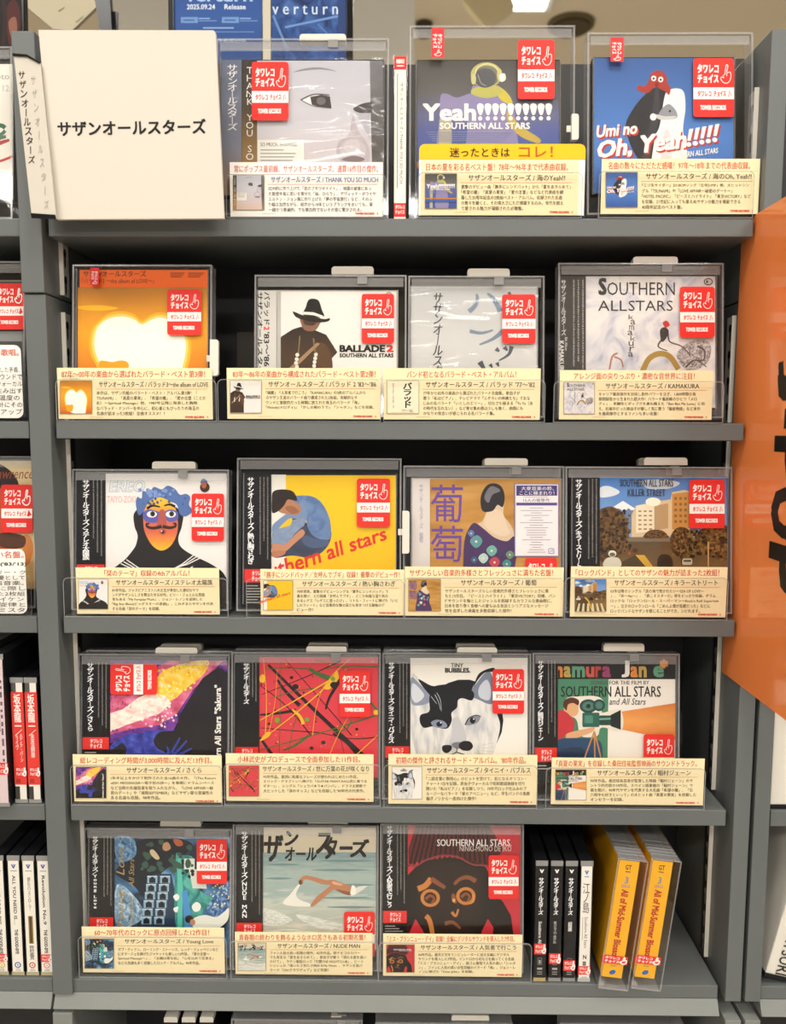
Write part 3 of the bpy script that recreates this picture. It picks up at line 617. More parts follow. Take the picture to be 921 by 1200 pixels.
def art_F2(c):
    c.R('#d93f49', 202, 138, 848, 790)
    g = random.Random(11)
    for a, b2, w2 in (((250, 180), (760, 670), 26), ((215, 340), (640, 160), 7), ((205, 450), (400, 425), 18), ((210, 520), (520, 545), 6), ((205, 570), (300, 700), 24), ((300, 260), (420, 400), 22), ((560, 420), (640, 260), 20), ((205, 290), (480, 560), 7), ((520, 545), (840, 570), 6), ((340, 150), (700, 560), 6), ((640, 480), (660, 660), 3), ((600, 550), (760, 700), 22)):
        m1 = ((a[0] + b2[0]) / 2 + g.uniform(-22, 22), (a[1] + b2[1]) / 2 + g.uniform(-22, 22)); c.L('#241c1c', [a, m1, b2], w2 * .5, True, w2)
    for a, b2, w2 in (((230, 205), (500, 205), 7), ((470, 200), (600, 260), 30), ((330, 640), (470, 560), 16), ((205, 640), (840, 450), 8), ((320, 150), (310, 660), 5), ((560, 200), (840, 190), 8), ((600, 540), (700, 480), 10), ((790, 370), (840, 440), 16), ((260, 360), (560, 300), 6), ((360, 660), (420, 420), 5), ((500, 150), (780, 250), 6)):
        m1 = ((a[0] + b2[0]) / 2 + g.uniform(-18, 18), (a[1] + b2[1]) / 2 + g.uniform(-18, 18)); c.L('#3f6b36', [a, m1, b2], w2 * .5, True, w2)
    for a, b2, w2 in (((205, 480), (620, 240), 8), ((225, 150), (235, 560), 5), ((690, 150), (540, 320), 5), ((205, 590), (540, 320), 7), ((380, 420), (440, 500), 20), ((700, 430), (580, 670), 4), ((840, 560), (720, 670), 6), ((540, 310), (490, 560), 4), ((300, 200), (250, 560), 3)):
        m1 = ((a[0] + b2[0]) / 2 + g.uniform(-12, 12), (a[1] + b2[1]) / 2 + g.uniform(-12, 12)); c.L('#ecb72a', [a, m1, b2], w2 * .5, True, w2)
    c.P('#ecb72a', [(545, 305), (570, 280), (600, 240), (620, 210), (632, 250), (606, 282), (580, 312)], 1); c.P('#ecb72a', [(205, 245), (222, 230), (236, 250), (228, 275), (206, 270)], 1); c.P('#ecb72a', [(206, 590), (240, 545), (266, 545), (250, 570)], 1); c.E('#ecb72a', 832, 436, 14)
    for x, y, r in ((398, 297, 17), (376, 248, 10), (606, 288, 22), (520, 445, 12), (728, 526, 9), (548, 598, 12), (484, 628, 11), (255, 497, 8)): c.E('#241c1c', x, y, r, r * .8)
    for x, y, r in ((300, 478, 15), (460, 475, 13), (600, 255, 12)): c.E('#7a9a34', x, y, r)
    c.dots('#241c1c', 210, 150, 840, 660, 22, 2, 6, 12); c.dots('#ecb72a', 210, 150, 840, 660, 22, 2, 5, 13)
def art_F3(c):
    c.R('#f1ede4', 188, 143, 836, 790)
    c.E('#16141a', 478, 480, 212, 222)
    FUR = G([(.3, '#b9bcc4'), (.5, '#dcdad6'), (.7, '#efece6')], 'n', 0, 5, 3, 1, 6, .5)
    c.P(FUR, [(192, 230), (250, 270), (300, 300), (360, 330), (440, 350), (500, 350), (540, 270), (590, 215), (612, 205), (640, 280), (650, 420), (672, 500), (660, 580), (630, 680), (600, 790), (250, 790), (215, 650), (192, 540), (188, 420)], 1)
    c.P('#8d96a8', [(192, 250), (240, 285), (285, 330), (292, 380), (230, 400), (192, 380)], 1); c.P('#d3d7de', [(200, 280), (240, 310), (262, 350), (220, 385), (194, 350)], 1)
    c.P('#16141a', [(230, 258), (300, 292), (360, 300), (330, 340), (296, 345)], 1)
    c.P('#7a8396', [(545, 280), (590, 225), (620, 220), (640, 300), (630, 390), (560, 370), (510, 340)], 1); c.P('#c6ccd6', [(560, 300), (600, 260), (622, 310), (612, 370), (560, 352)], 1)
    c.P('#16141a', [(290, 360), (310, 300), (400, 285), (480, 300), (530, 330), (520, 372), (470, 360), (445, 372), (440, 410), (410, 440), (412, 480), (392, 520), (360, 524), (310, 512), (262, 520), (240, 490), (244, 450), (290, 430)], 1)
    c.P('#16141a', [(540, 262), (560, 226), (600, 204), (640, 196), (638, 216), (590, 222), (552, 262), (530, 300)], 1)
    for p in ([(330, 330), (350, 370), (355, 430)], [(320, 340), (340, 380), (350, 420)], [(300, 350), (330, 390)]): c.L('#c9ced8', p, 3, True, 2)
    c.P('#8792a6', [(300, 490), (330, 476), (372, 486), (386, 514), (350, 522), (314, 512)], 1); c.E('#1a1a1e', 344, 500, 16, 14); c.E(W_, 352, 492, 4, 4)
    c.P('#8a8f96', [(484, 502), (500, 470), (540, 452), (566, 460), (552, 490), (515, 505)], 1); c.E('#1a1a1e', 524, 480, 15, 17); c.E(W_, 530, 472, 4, 4); c.L('#26242a', [(484, 504), (502, 470), (540, 452), (568, 458)], 7, True, 4)
    c.P('#c6c7ca', [(415, 480), (450, 470), (490, 560), (480, 600), (440, 620), (412, 600)], 1)
    c.P('#7a7a80', [(410, 608), (440, 596), (478, 604), (460, 630), (430, 630)], 1)
    c.P('#16141a', [(360, 620), (380, 612), (410, 616), (408, 640), (384, 656), (362, 644)], 1); c.P('#16141a', [(448, 616), (470, 592), (510, 594), (526, 620), (506, 642), (468, 640)], 1)
    c.L('#3a383e', [(438, 628), (436, 650), (400, 668)], 5, True); c.L('#3a383e', [(436, 650), (480, 664)], 5, True)
    for i in range(4): c.L('#c5c5c8', [(540, 620 + i * 10), (640, 600 + i * 24)], 2)
    c.T('#2a2826', 'TINY', 406, 170, 474, 193, .02); c.T('#2a2826', 'BUBBLES.', 375, 196, 512, 222, .04)
def art_F4(c):
    c.R('#efe9df', 160, 108, 674, 640); c.R('#1d1a18', 160, 108, 674, 206)
    c.P('#4a8566', [(160, 205), (380, 205), (374, 640), (160, 640)])
    cols = ['#e9e4dc', '#b0413a', '#5f9a7c', '#d8873a', '#9a3f6a', '#c9574a', '#b8a050']
    for i, (ch, x0, x1, y0, h) in enumerate((('I', 118, 132, 140, '#ffffff'), ('n', 150, 182, 152, 0), ('a', 186, 218, 152, 0), ('m', 222, 278, 152, 0), ('u', 282, 318, 154, 0), ('r', 322, 348, 152, 0), ('a', 352, 390, 152, 0), ('J', 436, 470, 128, 0), ('a', 474, 506, 152, 0), ('n', 510, 544, 152, 0), ('e', 572, 618, 150, 0))):
        if i: c.T(cols[(i * 3) % 7], ch, x0, y0 - 2, x1, 198, .04)
    c.T('#e0913a', '*', 600, 118, 636, 160, .05)
    c.T('#57514a', 'SONGS FOR THE FILM BY', 302, 212, 555, 229, .012); c.T('#26231f', 'SOUTHERN ALL STARS', 174, 236, 605, 282, .015); c.T('#26231f', 'and All Stars', 382, 288, 540, 316, .006, shear=.25)
    c.P(G([(0, '#d9772c'), (.5, '#e9a258'), (1, '#d87f38')], 'v', .3, 4, 1, 2), [(432, 346), (674, 308), (674, 470), (432, 422)])
    c.P('#e6dfd0', [(196, 290), (250, 280), (330, 280), (362, 310), (352, 350), (430, 336), (436, 426), (350, 414), (330, 450), (260, 450), (240, 380), (190, 350)], 1)
    c.E('#2b4a44', 292, 322, 38, 30); c.E('#4c7a6c', 292, 322, 26, 20); c.E('#22332f', 292, 322, 10); c.E('#2b4a44', 338, 318, 26, 26); c.E('#4c7a6c', 338, 318, 16, 16)
    c.R('#2f6153', 266, 350, 340, 412, 6); c.R('#4d8a76', 276, 362, 312, 396, 4); c.R('#24463d', 340, 362, 392, 404, 4); c.P('#1c2623', [(388, 360), (432, 338), (432, 424), (388, 408)]); c.P('#6fa38e', [(340, 374), (388, 372), (388, 380), (340, 382)])
    c.P('#dcaa7c', [(186, 320), (200, 296), (240, 294), (250, 330), (242, 360), (210, 366), (190, 350)], 1); c.P('#5a2e1c', [(184, 322), (190, 296), (220, 284), (250, 296), (248, 318), (226, 308), (204, 316), (198, 340)], 1)
    c.P('#c4363c', [(162, 350), (190, 344), (216, 366), (232, 390), (222, 440), (190, 450), (162, 466)], 1); c.P('#dcaa7c', [(200, 440), (280, 420), (318, 412), (310, 432), (262, 452), (205, 468)], 1)
    c.P('#26486c', [(162, 470), (200, 460), (300, 462), (346, 480), (350, 560), (310, 640), (240, 640), (240, 520), (162, 520)], 1); c.P('#1d3450', [(162, 520), (250, 500), (280, 540), (240, 640), (162, 640)], 1)
    c.L('#c98a4c', [(318, 430), (270, 560), (250, 640)], 6); c.L('#c98a4c', [(318, 430), (322, 640)], 6); c.L('#c98a4c', [(318, 430), (350, 560), (366, 640)], 6)
def art_G1(c):
    c.R(G([(.3, '#10161c'), (.45, '#1f3347'), (.6, '#4a7fae'), (.75, '#9cc4dc')], 'n', 0, 3.4, 1, 1.4, 6, .8), 238, 135, 836, 760)
    c.P('#141c2a', [(240, 320), (300, 250), (330, 170), (430, 140), (560, 140), (640, 180), (560, 260), (470, 330), (400, 440), (330, 380)], 1)
    c.P(G([(.3, '#2c4a6c'), (.55, '#6a9ac4'), (.75, '#b0cfe2')], 'n', 0, 5, 1, 1, 6, 1), [(240, 140), (330, 140), (350, 220), (300, 260), (250, 250)], 1); c.P(G([(.3, '#3f627e'), (.5, '#86a9c2'), (.7, '#d8e4ea')], 'n', 0, 6, 1, 1, 6, 1), [(250, 380), (340, 440), (390, 540), (300, 600), (240, 560)], 1)
    c.P('#243a52', [(370, 600), (400, 400), (440, 325), (530, 325), (545, 400), (555, 610)])
    for j, x in enumerate((432, 498)):
        for i in range(6):
            y = 355 + i * 42; xx = x - i * 6 + j * 0
            c.R('#8fb2c8', xx - 26, y - 19, xx + 26, y + 18); c.R('#d9e6ec', xx - 26, y - 20, xx + 26, y - 16); c.P('#15202c', [(xx - 16, y + 16), (xx - 16, y - 6), (xx, y - 17), (xx + 16, y - 6), (xx + 16, y + 16)])
    c.P(G([(.3, '#14504e'), (.5, '#2f8c86'), (.75, '#6ec8b8')], 'n', 0, 5, 1, 1, 6, 1), [(552, 250), (575, 228), (640, 240), (640, 330), (690, 420), (800, 470), (770, 560), (700, 620), (560, 620)], 1); c.P('#5cc0ae', [(560, 250), (580, 232), (590, 400), (585, 600), (562, 600)]); c.P('#4a8fd0', [(585, 420), (610, 400), (640, 600), (600, 620)])
    c.P('#d8dccf', [(620, 300), (700, 300), (712, 400), (640, 398)]); c.dots('#1a1f24', 580, 255, 640, 350, 12, 5, 12, 21); c.R('#dfe3da', 596, 245, 650, 300)
    c.P(G([(.3, '#1c3a60'), (.5, '#3f6ea8'), (.7, '#a8c8e0')], 'n', 0, 7, 1, 1, 6, 1), [(690, 540), (800, 380), (836, 370), (836, 520), (780, 560)], 1); c.dots('#d8e0c0', 740, 380, 834, 500, 26, 3, 6, 22); c.dots('#e8d048', 730, 370, 834, 520, 14, 2, 5, 23)
    c.P('#e9eadf', [(640, 560), (700, 535), (760, 545), (800, 520), (826, 500), (820, 560), (780, 600), (730, 640), (660, 640)], 1); c.E('#2a1c18', 622, 556, 22, 20); c.E('#c08a6a', 640, 572, 14, 16)
    c.P('#eef0ea', [(636, 490), (660, 468), (682, 484), (676, 510), (650, 518)], 1); c.P('#eef0ea', [(540, 440), (560, 426), (572, 444), (556, 462)], 1); c.P('#eef0ea', [(542, 500), (566, 492), (560, 520), (546, 516)], 1)
    c.P('#c99a72', [(490, 170), (512, 160), (528, 190), (505, 206), (486, 195)], 1); c.dots('#3b5a4c', 380, 150, 640, 310, 26, 8, 22, 24); c.P('#d8c39a', [(420, 205), (440, 200), (470, 240), (455, 250), (430, 230)], 1)
    c.P('#b9603f', [(540, 146), (580, 150), (590, 176), (560, 180)], 1); c.P('#c99a72', [(488, 172), (510, 162), (526, 190), (506, 204)], 1)
    for t, q in (('Young', [(246, 500), (296, 390), (300, 600), (250, 600)]), ): pass
    c.T('#a89058', 'Love', 248, 185, 290, 330, 0, rot=-90, shear=.3); c.T('#a89058', 'Young', 250, 400, 296, 598, 0, rot=-90, shear=.3); c.T('#a89058', 'All Stars', 312, 245, 340, 392, 0, rot=-90, shear=.3); c.T('#a89058', 'Southern', 312, 440, 338, 580, 0, rot=-90, shear=.3)
def art_G2(c):
    c.R('#d8cdb4', 225, 90, 846, 240)
    c.R(G([(0, '#e6e2d8'), (.2, '#d0ccbe'), (.34, '#b3b9ac'), (.5, '#c3c8bc'), (.62, '#9db0aa'), (.78, '#a9b8b0'), (1, '#86a0a2')], 'v', .55, 5, 1, 5.5, 8, .8), 210, 225, 846, 770)
    WV = G([(.35, '#aab8b0'), (.5, '#d9dacf'), (.65, '#f2efe6')], 'n', 0, 9, 1, 3, 8, 1)
    c.P(WV, [(212, 530), (300, 545), (380, 590), (300, 620), (212, 610)], 1); c.P(WV, [(400, 560), (520, 580), (660, 610), (846, 590), (846, 640), (640, 650), (480, 620)], 1); c.P(WV, [(212, 660), (420, 640), (640, 680), (846, 660), (846, 770), (212, 770)], 1)
    c.P('#e9e6dc', [(330, 500), (370, 450), (410, 400), (425, 395), (400, 450), (420, 480), (470, 500), (480, 516), (400, 516)], 1); c.P('#dcdacd', [(690, 440), (740, 410), (790, 400), (740, 440), (700, 460)], 1)
    for y, x0, x1 in ((290, 240, 420), (320, 480, 800), (365, 230, 380), (400, 600, 830), (470, 520, 820), (520, 560, 840), (270, 520, 820)): c.P('#74908f', [(x0, y), ((x0 + x1) / 2, y - 6), (x1, y), ((x0 + x1) / 2, y + 7)], 1)
    S_ = '#b97f5c'
    c.P(S_, [(418, 390), (424, 366), (446, 350), (490, 356), (560, 374), (590, 376), (584, 398), (540, 396), (480, 376), (446, 372), (436, 396)], 1)
    c.P(S_, [(575, 380), (600, 372), (650, 390), (700, 410), (712, 440), (690, 456), (650, 446), (612, 424), (570, 452), (500, 512), (478, 508), (520, 456), (580, 408)], 1)
    c.P('#8f5a40', [(612, 424), (650, 446), (690, 456), (706, 444), (660, 432)], 1); c.P('#d9a884', [(598, 380), (650, 396), (640, 404), (600, 396)], 1); c.P('#efece2', [(694, 450), (702, 404), (720, 412), (722, 448)], 1)
    c.E('#6a4434', 424, 386, 10, 14)
    I = '#1c1916'
    c.T(I, 'ザ', 226, 130, 332, 276, .035, shear=.12); c.T(I, 'ン', 338, 108, 414, 190, .035, shear=.12); c.T(I, 'オール', 340, 196, 512, 270, .03, shear=.12); c.T(I, 'ス', 506, 118, 590, 235, .035, shear=.12); c.T(I, 'ター', 552, 140, 706, 262, .03, shear=.12); c.T(I, 'ズ', 690, 152, 796, 252, .035, shear=.12)
def art_G3(c):
    c.R('#c9303c', 210, 60, 802, 700)
    DK = '#1c1513'
    c.P(DK, [(210, 330), (260, 280), (300, 255), (420, 240), (560, 255), (610, 290), (640, 350), (660, 420), (700, 470), (740, 540), (752, 630), (760, 700), (640, 700), (650, 600), (622, 556), (590, 620), (580, 700), (310, 700), (290, 620), (250, 556), (212, 640), (208, 480)], 0)
    c.P('#2a1d19', [(262, 320), (330, 270), (440, 262), (540, 290), (590, 360), (580, 500), (540, 600), (500, 660), (380, 660), (320, 600), (270, 480)], 1)
    c.P('#5c1c20', [(255, 60), (620, 60), (700, 200), (640, 290), (560, 270), (460, 230), (380, 225), (300, 250), (215, 280), (212, 200)])
    for i in range(17): c.P('#2c1012', [(270 + i * 21, 60), (277 + i * 21, 60), (224 + i * 26, 285 - 40 * math.sin(3.14 * i / 16)), (210 + i * 26, 288 - 40 * math.sin(3.14 * i / 16))])
    c.L('#8f3a3c', [(212, 275), (250, 285), (300, 255), (380, 232), (460, 236), (540, 275), (590, 280), (640, 285)], 9, True)
    O1, O2 = '#c9803c', '#8a5030'
    c.L(O1, [(262, 402), (300, 385), (330, 348)], 30, True, 28); c.L(O2, [(330, 350), (365, 372), (402, 396)], 28, True, 18); c.L(O2, [(448, 378), (480, 350), (520, 342), (560, 362)], 16, True, 24)
    for x, y in ((325, 448), (508, 438)):
        c.E(O1, x, y, 50, 46); c.E('#3a2219', x, y, 33, 30); c.L(O2, [(x - 24, y + 6), (x, y - 12), (x + 20, y + 4), (x + 6, y + 30)], 16, True, 10)
    c.L('#d89048', [(545, 430), (548, 462), (530, 478)], 12, True, 6)
    c.P(O2, [(432, 440), (448, 425), (462, 470), (446, 474)], 1); c.L(O1, [(436, 520), (456, 540), (470, 505)], 16, True, 9); c.E('#e0a860', 446, 460, 8, 10)
    c.L(O1, [(302, 540), (320, 560), (335, 620), (340, 680)], 26, True, 22); c.L(O2, [(400, 580), (440, 572), (480, 605)], 22, True, 12)
    c.T(W_, 'SOUTHERN ALL STARS.', 360, 146, 742, 181, .018); c.T('#d9cdc4', 'NINKI-MONO DE IKO', 476, 181, 742, 208, 0)

# ------------------------------------------------------------------ printed strips, stickers
def dashes(c, x0, y0, x1, y1, mt, seed, n=1):
    """columns of small vertical print"""
    g = random.Random(seed)
    for k in range(n):
        x = x0 + (x1 - x0) * (k + .5) / n; wd = (x1 - x0) / n * .30; y = y0; end = y1 - g.uniform(0, .25) * (y1 - y0) * (k != n - 1)
        k0 = c.k
        while y < end:
            h = g.uniform(5, 11); c.k = k0; c.R(mt, x - wd * g.uniform(.6, 1) / 2 - .6, y, x + wd * g.uniform(.6, 1) / 2 + .6, y + h * g.uniform(.45, .7)); y += h
        c.k = k0 + 1
def obi_black(c, x0, y0, x1, y1, title, t0, t1, dx0=.14, seed=1, red=None):
    c.R('#131113', x0, y0, x1, y1); wd = x1 - x0
    c.T('#ffffff', title, x0 + wd * (dx0 - .02), t0, x0 + wd * (dx0 + .23), t1, .02, vert=True)
    dashes(c, x0 + wd * .52, t0, x0 + wd * .94, t1 - (t1 - t0) * .05, '#8f8a84', seed, 3)
    if red:
        c.R(RED, x0 - 6, red, x1 - 4, red + 62); c.T(W_, 'タワレコ', x0 + wd * .28, red + 8, x0 + wd * .72, red + 30, .03); c.T(W_, 'チョイス', x0 + wd * .28, red + 33, x0 + wd * .72, red + 56, .03)
        for i in range(9): c.R('#b9b6b0', x0 + 10, red + 76 + i * 13, x0 + wd * (.5 + .4 * ((i * 7) % 5) / 5), red + 80 + i * 13)
def hand(c, x0, y0, x1, y1, mt):
    w2, h = x1 - x0, y1 - y0; f = lambda a, b: (x0 + a * w2, y0 + b * h)
    c.L(mt, [f(.42, .52), f(.52, .06), f(.64, .02), f(.68, .10), f(.60, .42), f(.86, .40), f(.96, .52), f(.90, .80), f(.66, .98), f(.30, .96), f(.06, .78), f(.12, .66), f(.34, .72)], max(w2 * .065, 1.3), True)
    c.L(mt, [f(.60, .42), f(.58, .62)], max(w2 * .055, 1.0)); c.L(mt, [f(.42, .52), f(.26, .60), f(.34, .72)], max(w2 * .055, 1.0), True)
def sticker(c, x0, y0, x1, y1, cut=1.0):
    w2, h = x1 - x0, y1 - y0
    c.P(RED, rrect(x0, y0, x1, y1, w2 * .08))
    f = lambda b: y0 + b * h
    c.T(W_, 'タワレコ', x0 + w2 * .10, f(.10), x0 + w2 * .62, f(.255), .05); c.T(W_, 'チョイス', x0 + w2 * .10, f(.275), x0 + w2 * .62, f(.425), .05)
    hand(c, x0 + w2 * .66, f(.11), x0 + w2 * .93, f(.43), W_)
    if cut > .5:
        c.R(W_, x0 + .5, f(.50), x1 - .5, f(.70)); c.T(RED, 'タワレコ', x0 + w2 * .10, f(.555), x0 + w2 * .44, f(.655), .04); c.T(RED, 'チョイス', x0 + w2 * .50, f(.555), x0 + w2 * .80, f(.655), .04)
        c.L(RED, [(x0 + w2 * .86, f(.66)), (x0 + w2 * .89, f(.55)), (x0 + w2 * .93, f(.64))], 3)
        c.T(W_, 'TOWER RECORDS', x0 + w2 * .17, f(.80), x0 + w2 * .80, f(.885), .06)
def strip_sticker(c, x0, y0, x1, y1):
    c.R('#d93236', x0, y0, x1, y1); w2, h = x1 - x0, y1 - y0
    c.T(W_, 'タワレコ', x0 + w2 * .50, y0 + h * .2, x0 + w2 * .86, y0 + h * .68, .03, rot=90); c.T(W_, 'チョイス', x0 + w2 * .1, y0 + h * .2, x0 + w2 * .46, y0 + h * .68, .03, rot=90)
    hand(c, x0 + w2 * .2, y0 + h * .74, x0 + w2 * .8, y0 + h * .95, W_)
SAS = 'サザンオールスターズ'
# ------------------------------------------------------------------ builders for the goods
CREAM = '#f2e2b6'; WHITEC = '#f3efe6'
def keeper(fr, u0, u1, v0, v1, label, tab=None, n0=-.0115, n1=.0052, bar=True, group='clear security cases round the face-out CDs', side_tab=None):
    t = fr.thing('security_case'); tag(t, label, 'security case', group)
    b = MB(); q = .0011
    b.box(u0, u1, -n1, -n1 + q, v0, v1, CLEAR); b.box(u0, u1, -n0 - q, -n0, v0, v1, CLEAR)
    for (a0, a1) in ((u0, u0 + q), (u1 - q, u1)): b.box(a0, a1, -n1 + q, -n0 - q, v0, v1, EDGE)
    for (a0, a1) in ((v0, v0 + q), (v1 - q, v1)): b.box(u0 + q, u1 - q, -n1 + q, -n0 - q, a0, a1, EDGE)
    b.build('shell', t)
    b = MB(); e = .0016; nf = -n1 - .0003
    for (a0, a1, c0, c1) in ((u0, u0 + e, v0, v1), (u1 - e, u1, v0, v1), (u0 + e, u1 - e, v1 - e, v1), (u0 + e, u1 - e, v0, v0 + e)): b.box(a0, a1, nf, nf + .0003, c0, c1, EDGE)
    b.build('rim', t)
    if bar:
        b = MB(); b.box(u0 + .003, u1 - .003, -n1 + .0013, -n1 + .0018, v1 - .0105, v1 - .0022, BAR)
        b.build('lock_bar', t)
    if tab:
        a0, c0, a1, c1 = tab; c0 = max(c0, v1 + .0003); b = MB()
        b.prism(rrect(a0, c0, a1, c1, .0028, 4, (0, 0, 1, 1)), -.0015, .0065, TABM); o = b.build('security_tab', t, .0008)
        b = MB(); mx = a0 + (a1 - a0) * .62; b.box(mx, mx + .009, .001, .004, v1 - .0002, c0 + .001, GREYP); b.box(mx, mx + .009, -n1 + .0002, -n1 + .0009, v1 - .008, v1 - .0012, GREYP); b.build('tab_stem', t)
    if side_tab:
        a0, c0, a1, c1 = side_tab; b = MB(); b.prism(rrect(a0, c0, a1, c1, .0022, 4, (0, 1, 1, 0)), -.0105, -.0058, TABM); b.box(a0 - .004, a0 + .001, -.0066, -.0058, (c0 + c1) / 2 - .003, (c0 + c1) / 2 + .003, TABM); b.build('security_tab', t, .0008)
    return t
def jewel(fr, u0, u1, v0, v1, label, group='face-out CDs on the shelves', tint=None):
    t = fr.thing('jewel_case'); tag(t, label, 'CD', group)
    b = MB(); b.box(u0, u1, .0004, .0085, v0, v1, tint or DARKP); b.build('tray', t, .0006)
    return t
def lid(fr, t, u0, u1, v0, v1, wrap=False):
    b = MB(); b.box(u0, u1, -.0026, -.0018, v0, v1, LID); b.box(u0, u0 + .0011, -.0018, .0004, v0, v1, EDGE); b.box(u1 - .0011, u1, -.0018, .0004, v0, v1, EDGE)
    b.build('lid', t)
    if wrap:
        b = MB(); b.add([(u0, -.0028, v0), (u1, -.0028, v0), (u1, -.0028, v1), (u0, -.0028, v1)], [(0, 1, 2, 3)], WRAP); b.build('shrink_wrap', t)
def fit_line(c, mt, txt, x0, y0, x1, y1, nominal, bold):
    """a body line whose width follows its length"""
    ln = sum(.55 if ord(ch) < 128 else 1.0 for ch in txt)
    c.T(mt, txt, x0, y0, x0 + (x1 - x0) * min(1.0, ln / nominal), y1, bold)
def card(key, px, desc, head, title, body, thumb, paper=CREAM, Y=.003, hx=(.06, .94), tx=(.27, .97), tcol='#24242c', zs=0, backing=None, lbl=''):
    cr = CR[key]; x0, y0, x1, y1 = px; h = y1 - y0; w2 = x1 - x0
    c = at(cr[0] + (x0 + x1) / 2 / cr[2], cr[1] + y1 / cr[2], Y)
    fr = Frame((c.x, Y, zs))
    t = fr.thing('caption_card'); tag(t, lbl, 'caption card', 'caption cards in the clear stands')
    C = lambda x, y: fr.uv(cr[0] + x / cr[2], cr[1] + y / cr[2])
    u0, v1 = C(x0, y0); u1, v0 = C(x1, y1); v0 = max(v0, .0022)
    b = MB(); b.box(u0, u1, .0001, .0006, v0, v1, M(paper, .55)); b.build('card_sheet', t)
    if backing:
        a0, c1 = C(backing[0], backing[1]); a1, c0 = C(backing[2], backing[3]); cm = C(0, backing[4])[1]
        b = MB(); b.prism(rrect(a0, v0, a1, c1, .005, 4, (0, 0, 1, 1)), .0008, .0013, M(WHITEC, .55)); b.build('white_backing', t)
        b = MB(); b.prism(rrect(a0, cm, a1, c1, .005, 4, (0, 0, 1, 1)), .0003, .00078, M('#f5bf1c', .5)); b.build('yellow_header', t)
        q = Canvas(fr, cr, .0001); q.T('#201c14', '迷ったときは', 228, 693, 510, 737, .012); q.T('#c0562a', 'コレ！', 552, 688, 712, 736, .012); q.build('header_lettering', t)
    q = Canvas(fr, cr, 0.0); f = lambda a: y0 + a * h; g = lambda a: x0 + a * w2
    q.T('#c23a2a', head, g(hx[0]), f(.055), g(hx[1]), f(.19), .014)
    q.R('#b9a878', x0, f(.222), x1, f(.228))
    q.T(tcol, title, g(tx[0]), f(.258), g(tx[1]), f(.375), .012)
    q.R('#c9703f', g(.25), f(.405), g(.965), f(.412))
    nl = len(body); y = .445; st = .49 / 5 if nl == 5 else (.385 / 4 if nl == 4 else .47 / 5)
    nom = max(sum(.55 if ord(ch) < 128 else 1.0 for ch in s_) for s_ in body)
    for i, s_ in enumerate(body): fit_line(q, '#3a342a', s_, g(.255), f(y + i * st), g(.955), f(y + i * st + st * .76), nom, .0095)
    q.T('#d23224', 'TOWER RECORDS', g(.82), f(.925), g(.945), f(.965), .05); q.R('#d98a70', g(.962), f(.93), g(.97), f(.96))
    q.R('#cdbb8a', g(.21), f(.94), g(.30), f(.948))
    q.build('print', t)
    tb = (g(.025), f(.25), g(.225), f(.875))
    q = Canvas(fr, cr, .0006); q.R('#8f8058', tb[0] - 2, tb[1] - 2, tb[2] + 2, tb[3] + 2)
    q2 = Canvas(fr, cr, .0006 + 3e-5, remap=(thumb[1], tb), rect=thumb[1]); thumb[0](q2)
    q.build('picture_border', t); q2.build('thumbnail_picture', t)
    return fr, (u0, u1, v0, v1), C
def stand(fr, ext, label, lipv, Yback, pad=(.003, .003), lip=True):
    """clear acrylic stand: base, front lip that holds the card, leaning back rest"""
    u0, u1, v0, v1 = ext; u0 = max(u0 - pad[0], -.3138 - fr.O.x); u1 = min(u1 + pad[1], .3138 - fr.O.x)
    t = fr.thing('display_stand'); tag(t, label, 'display stand', 'clear acrylic stands on the shelves')
    b = MB(); b.box(u0, u1, -.0022, Yback + .012, .0002, .0016, LIP); b.build('base', t)
    b = MB(); b.prism(rrect(u0, .0002, u1, lipv, .005, 5, (0, 0, 1, 1)), -.0038, -.0024, LIP, LIPEDGE); o = b.build('front_lip', t)
    # bright polished top edge of the lip
    b = MB(); pts = rrect(u0, .0002, u1, lipv, .005, 5, (0, 0, 1, 1)); ins = rrect(u0 + .0007, .0009, u1 - .0007, lipv - .0007, .0044, 5, (0, 0, 1, 1)); n = len(pts)
    vs = [(p[0], -.0039, p[1]) for p in pts] + [(p[0], -.0039, p[1]) for p in ins]
    b.add(vs, [(i, (i + 1) % n, n + (i + 1) % n, n + i) for i in range(n)], LIPEDGE); b.build('lip_edge', t)
    b = MB(); a = R(6); h = .085; y0 = Yback; sy = math.sin(a) * h
    vs = [(x, y + (sy if z > .01 else 0), z) for x in (u0 + .012, u1 - .012) for (y, z) in ((y0, .0018), (y0 + .0014, .0018), (y0 + .0014, h), (y0, h))]
    b.add(vs, [(0, 3, 2, 1), (4, 5, 6, 7), (0, 1, 5, 4), (1, 2, 6, 5), (2, 3, 7, 6), (3, 0, 4, 7)], LIP); b.build('back_rest', t)
    return t
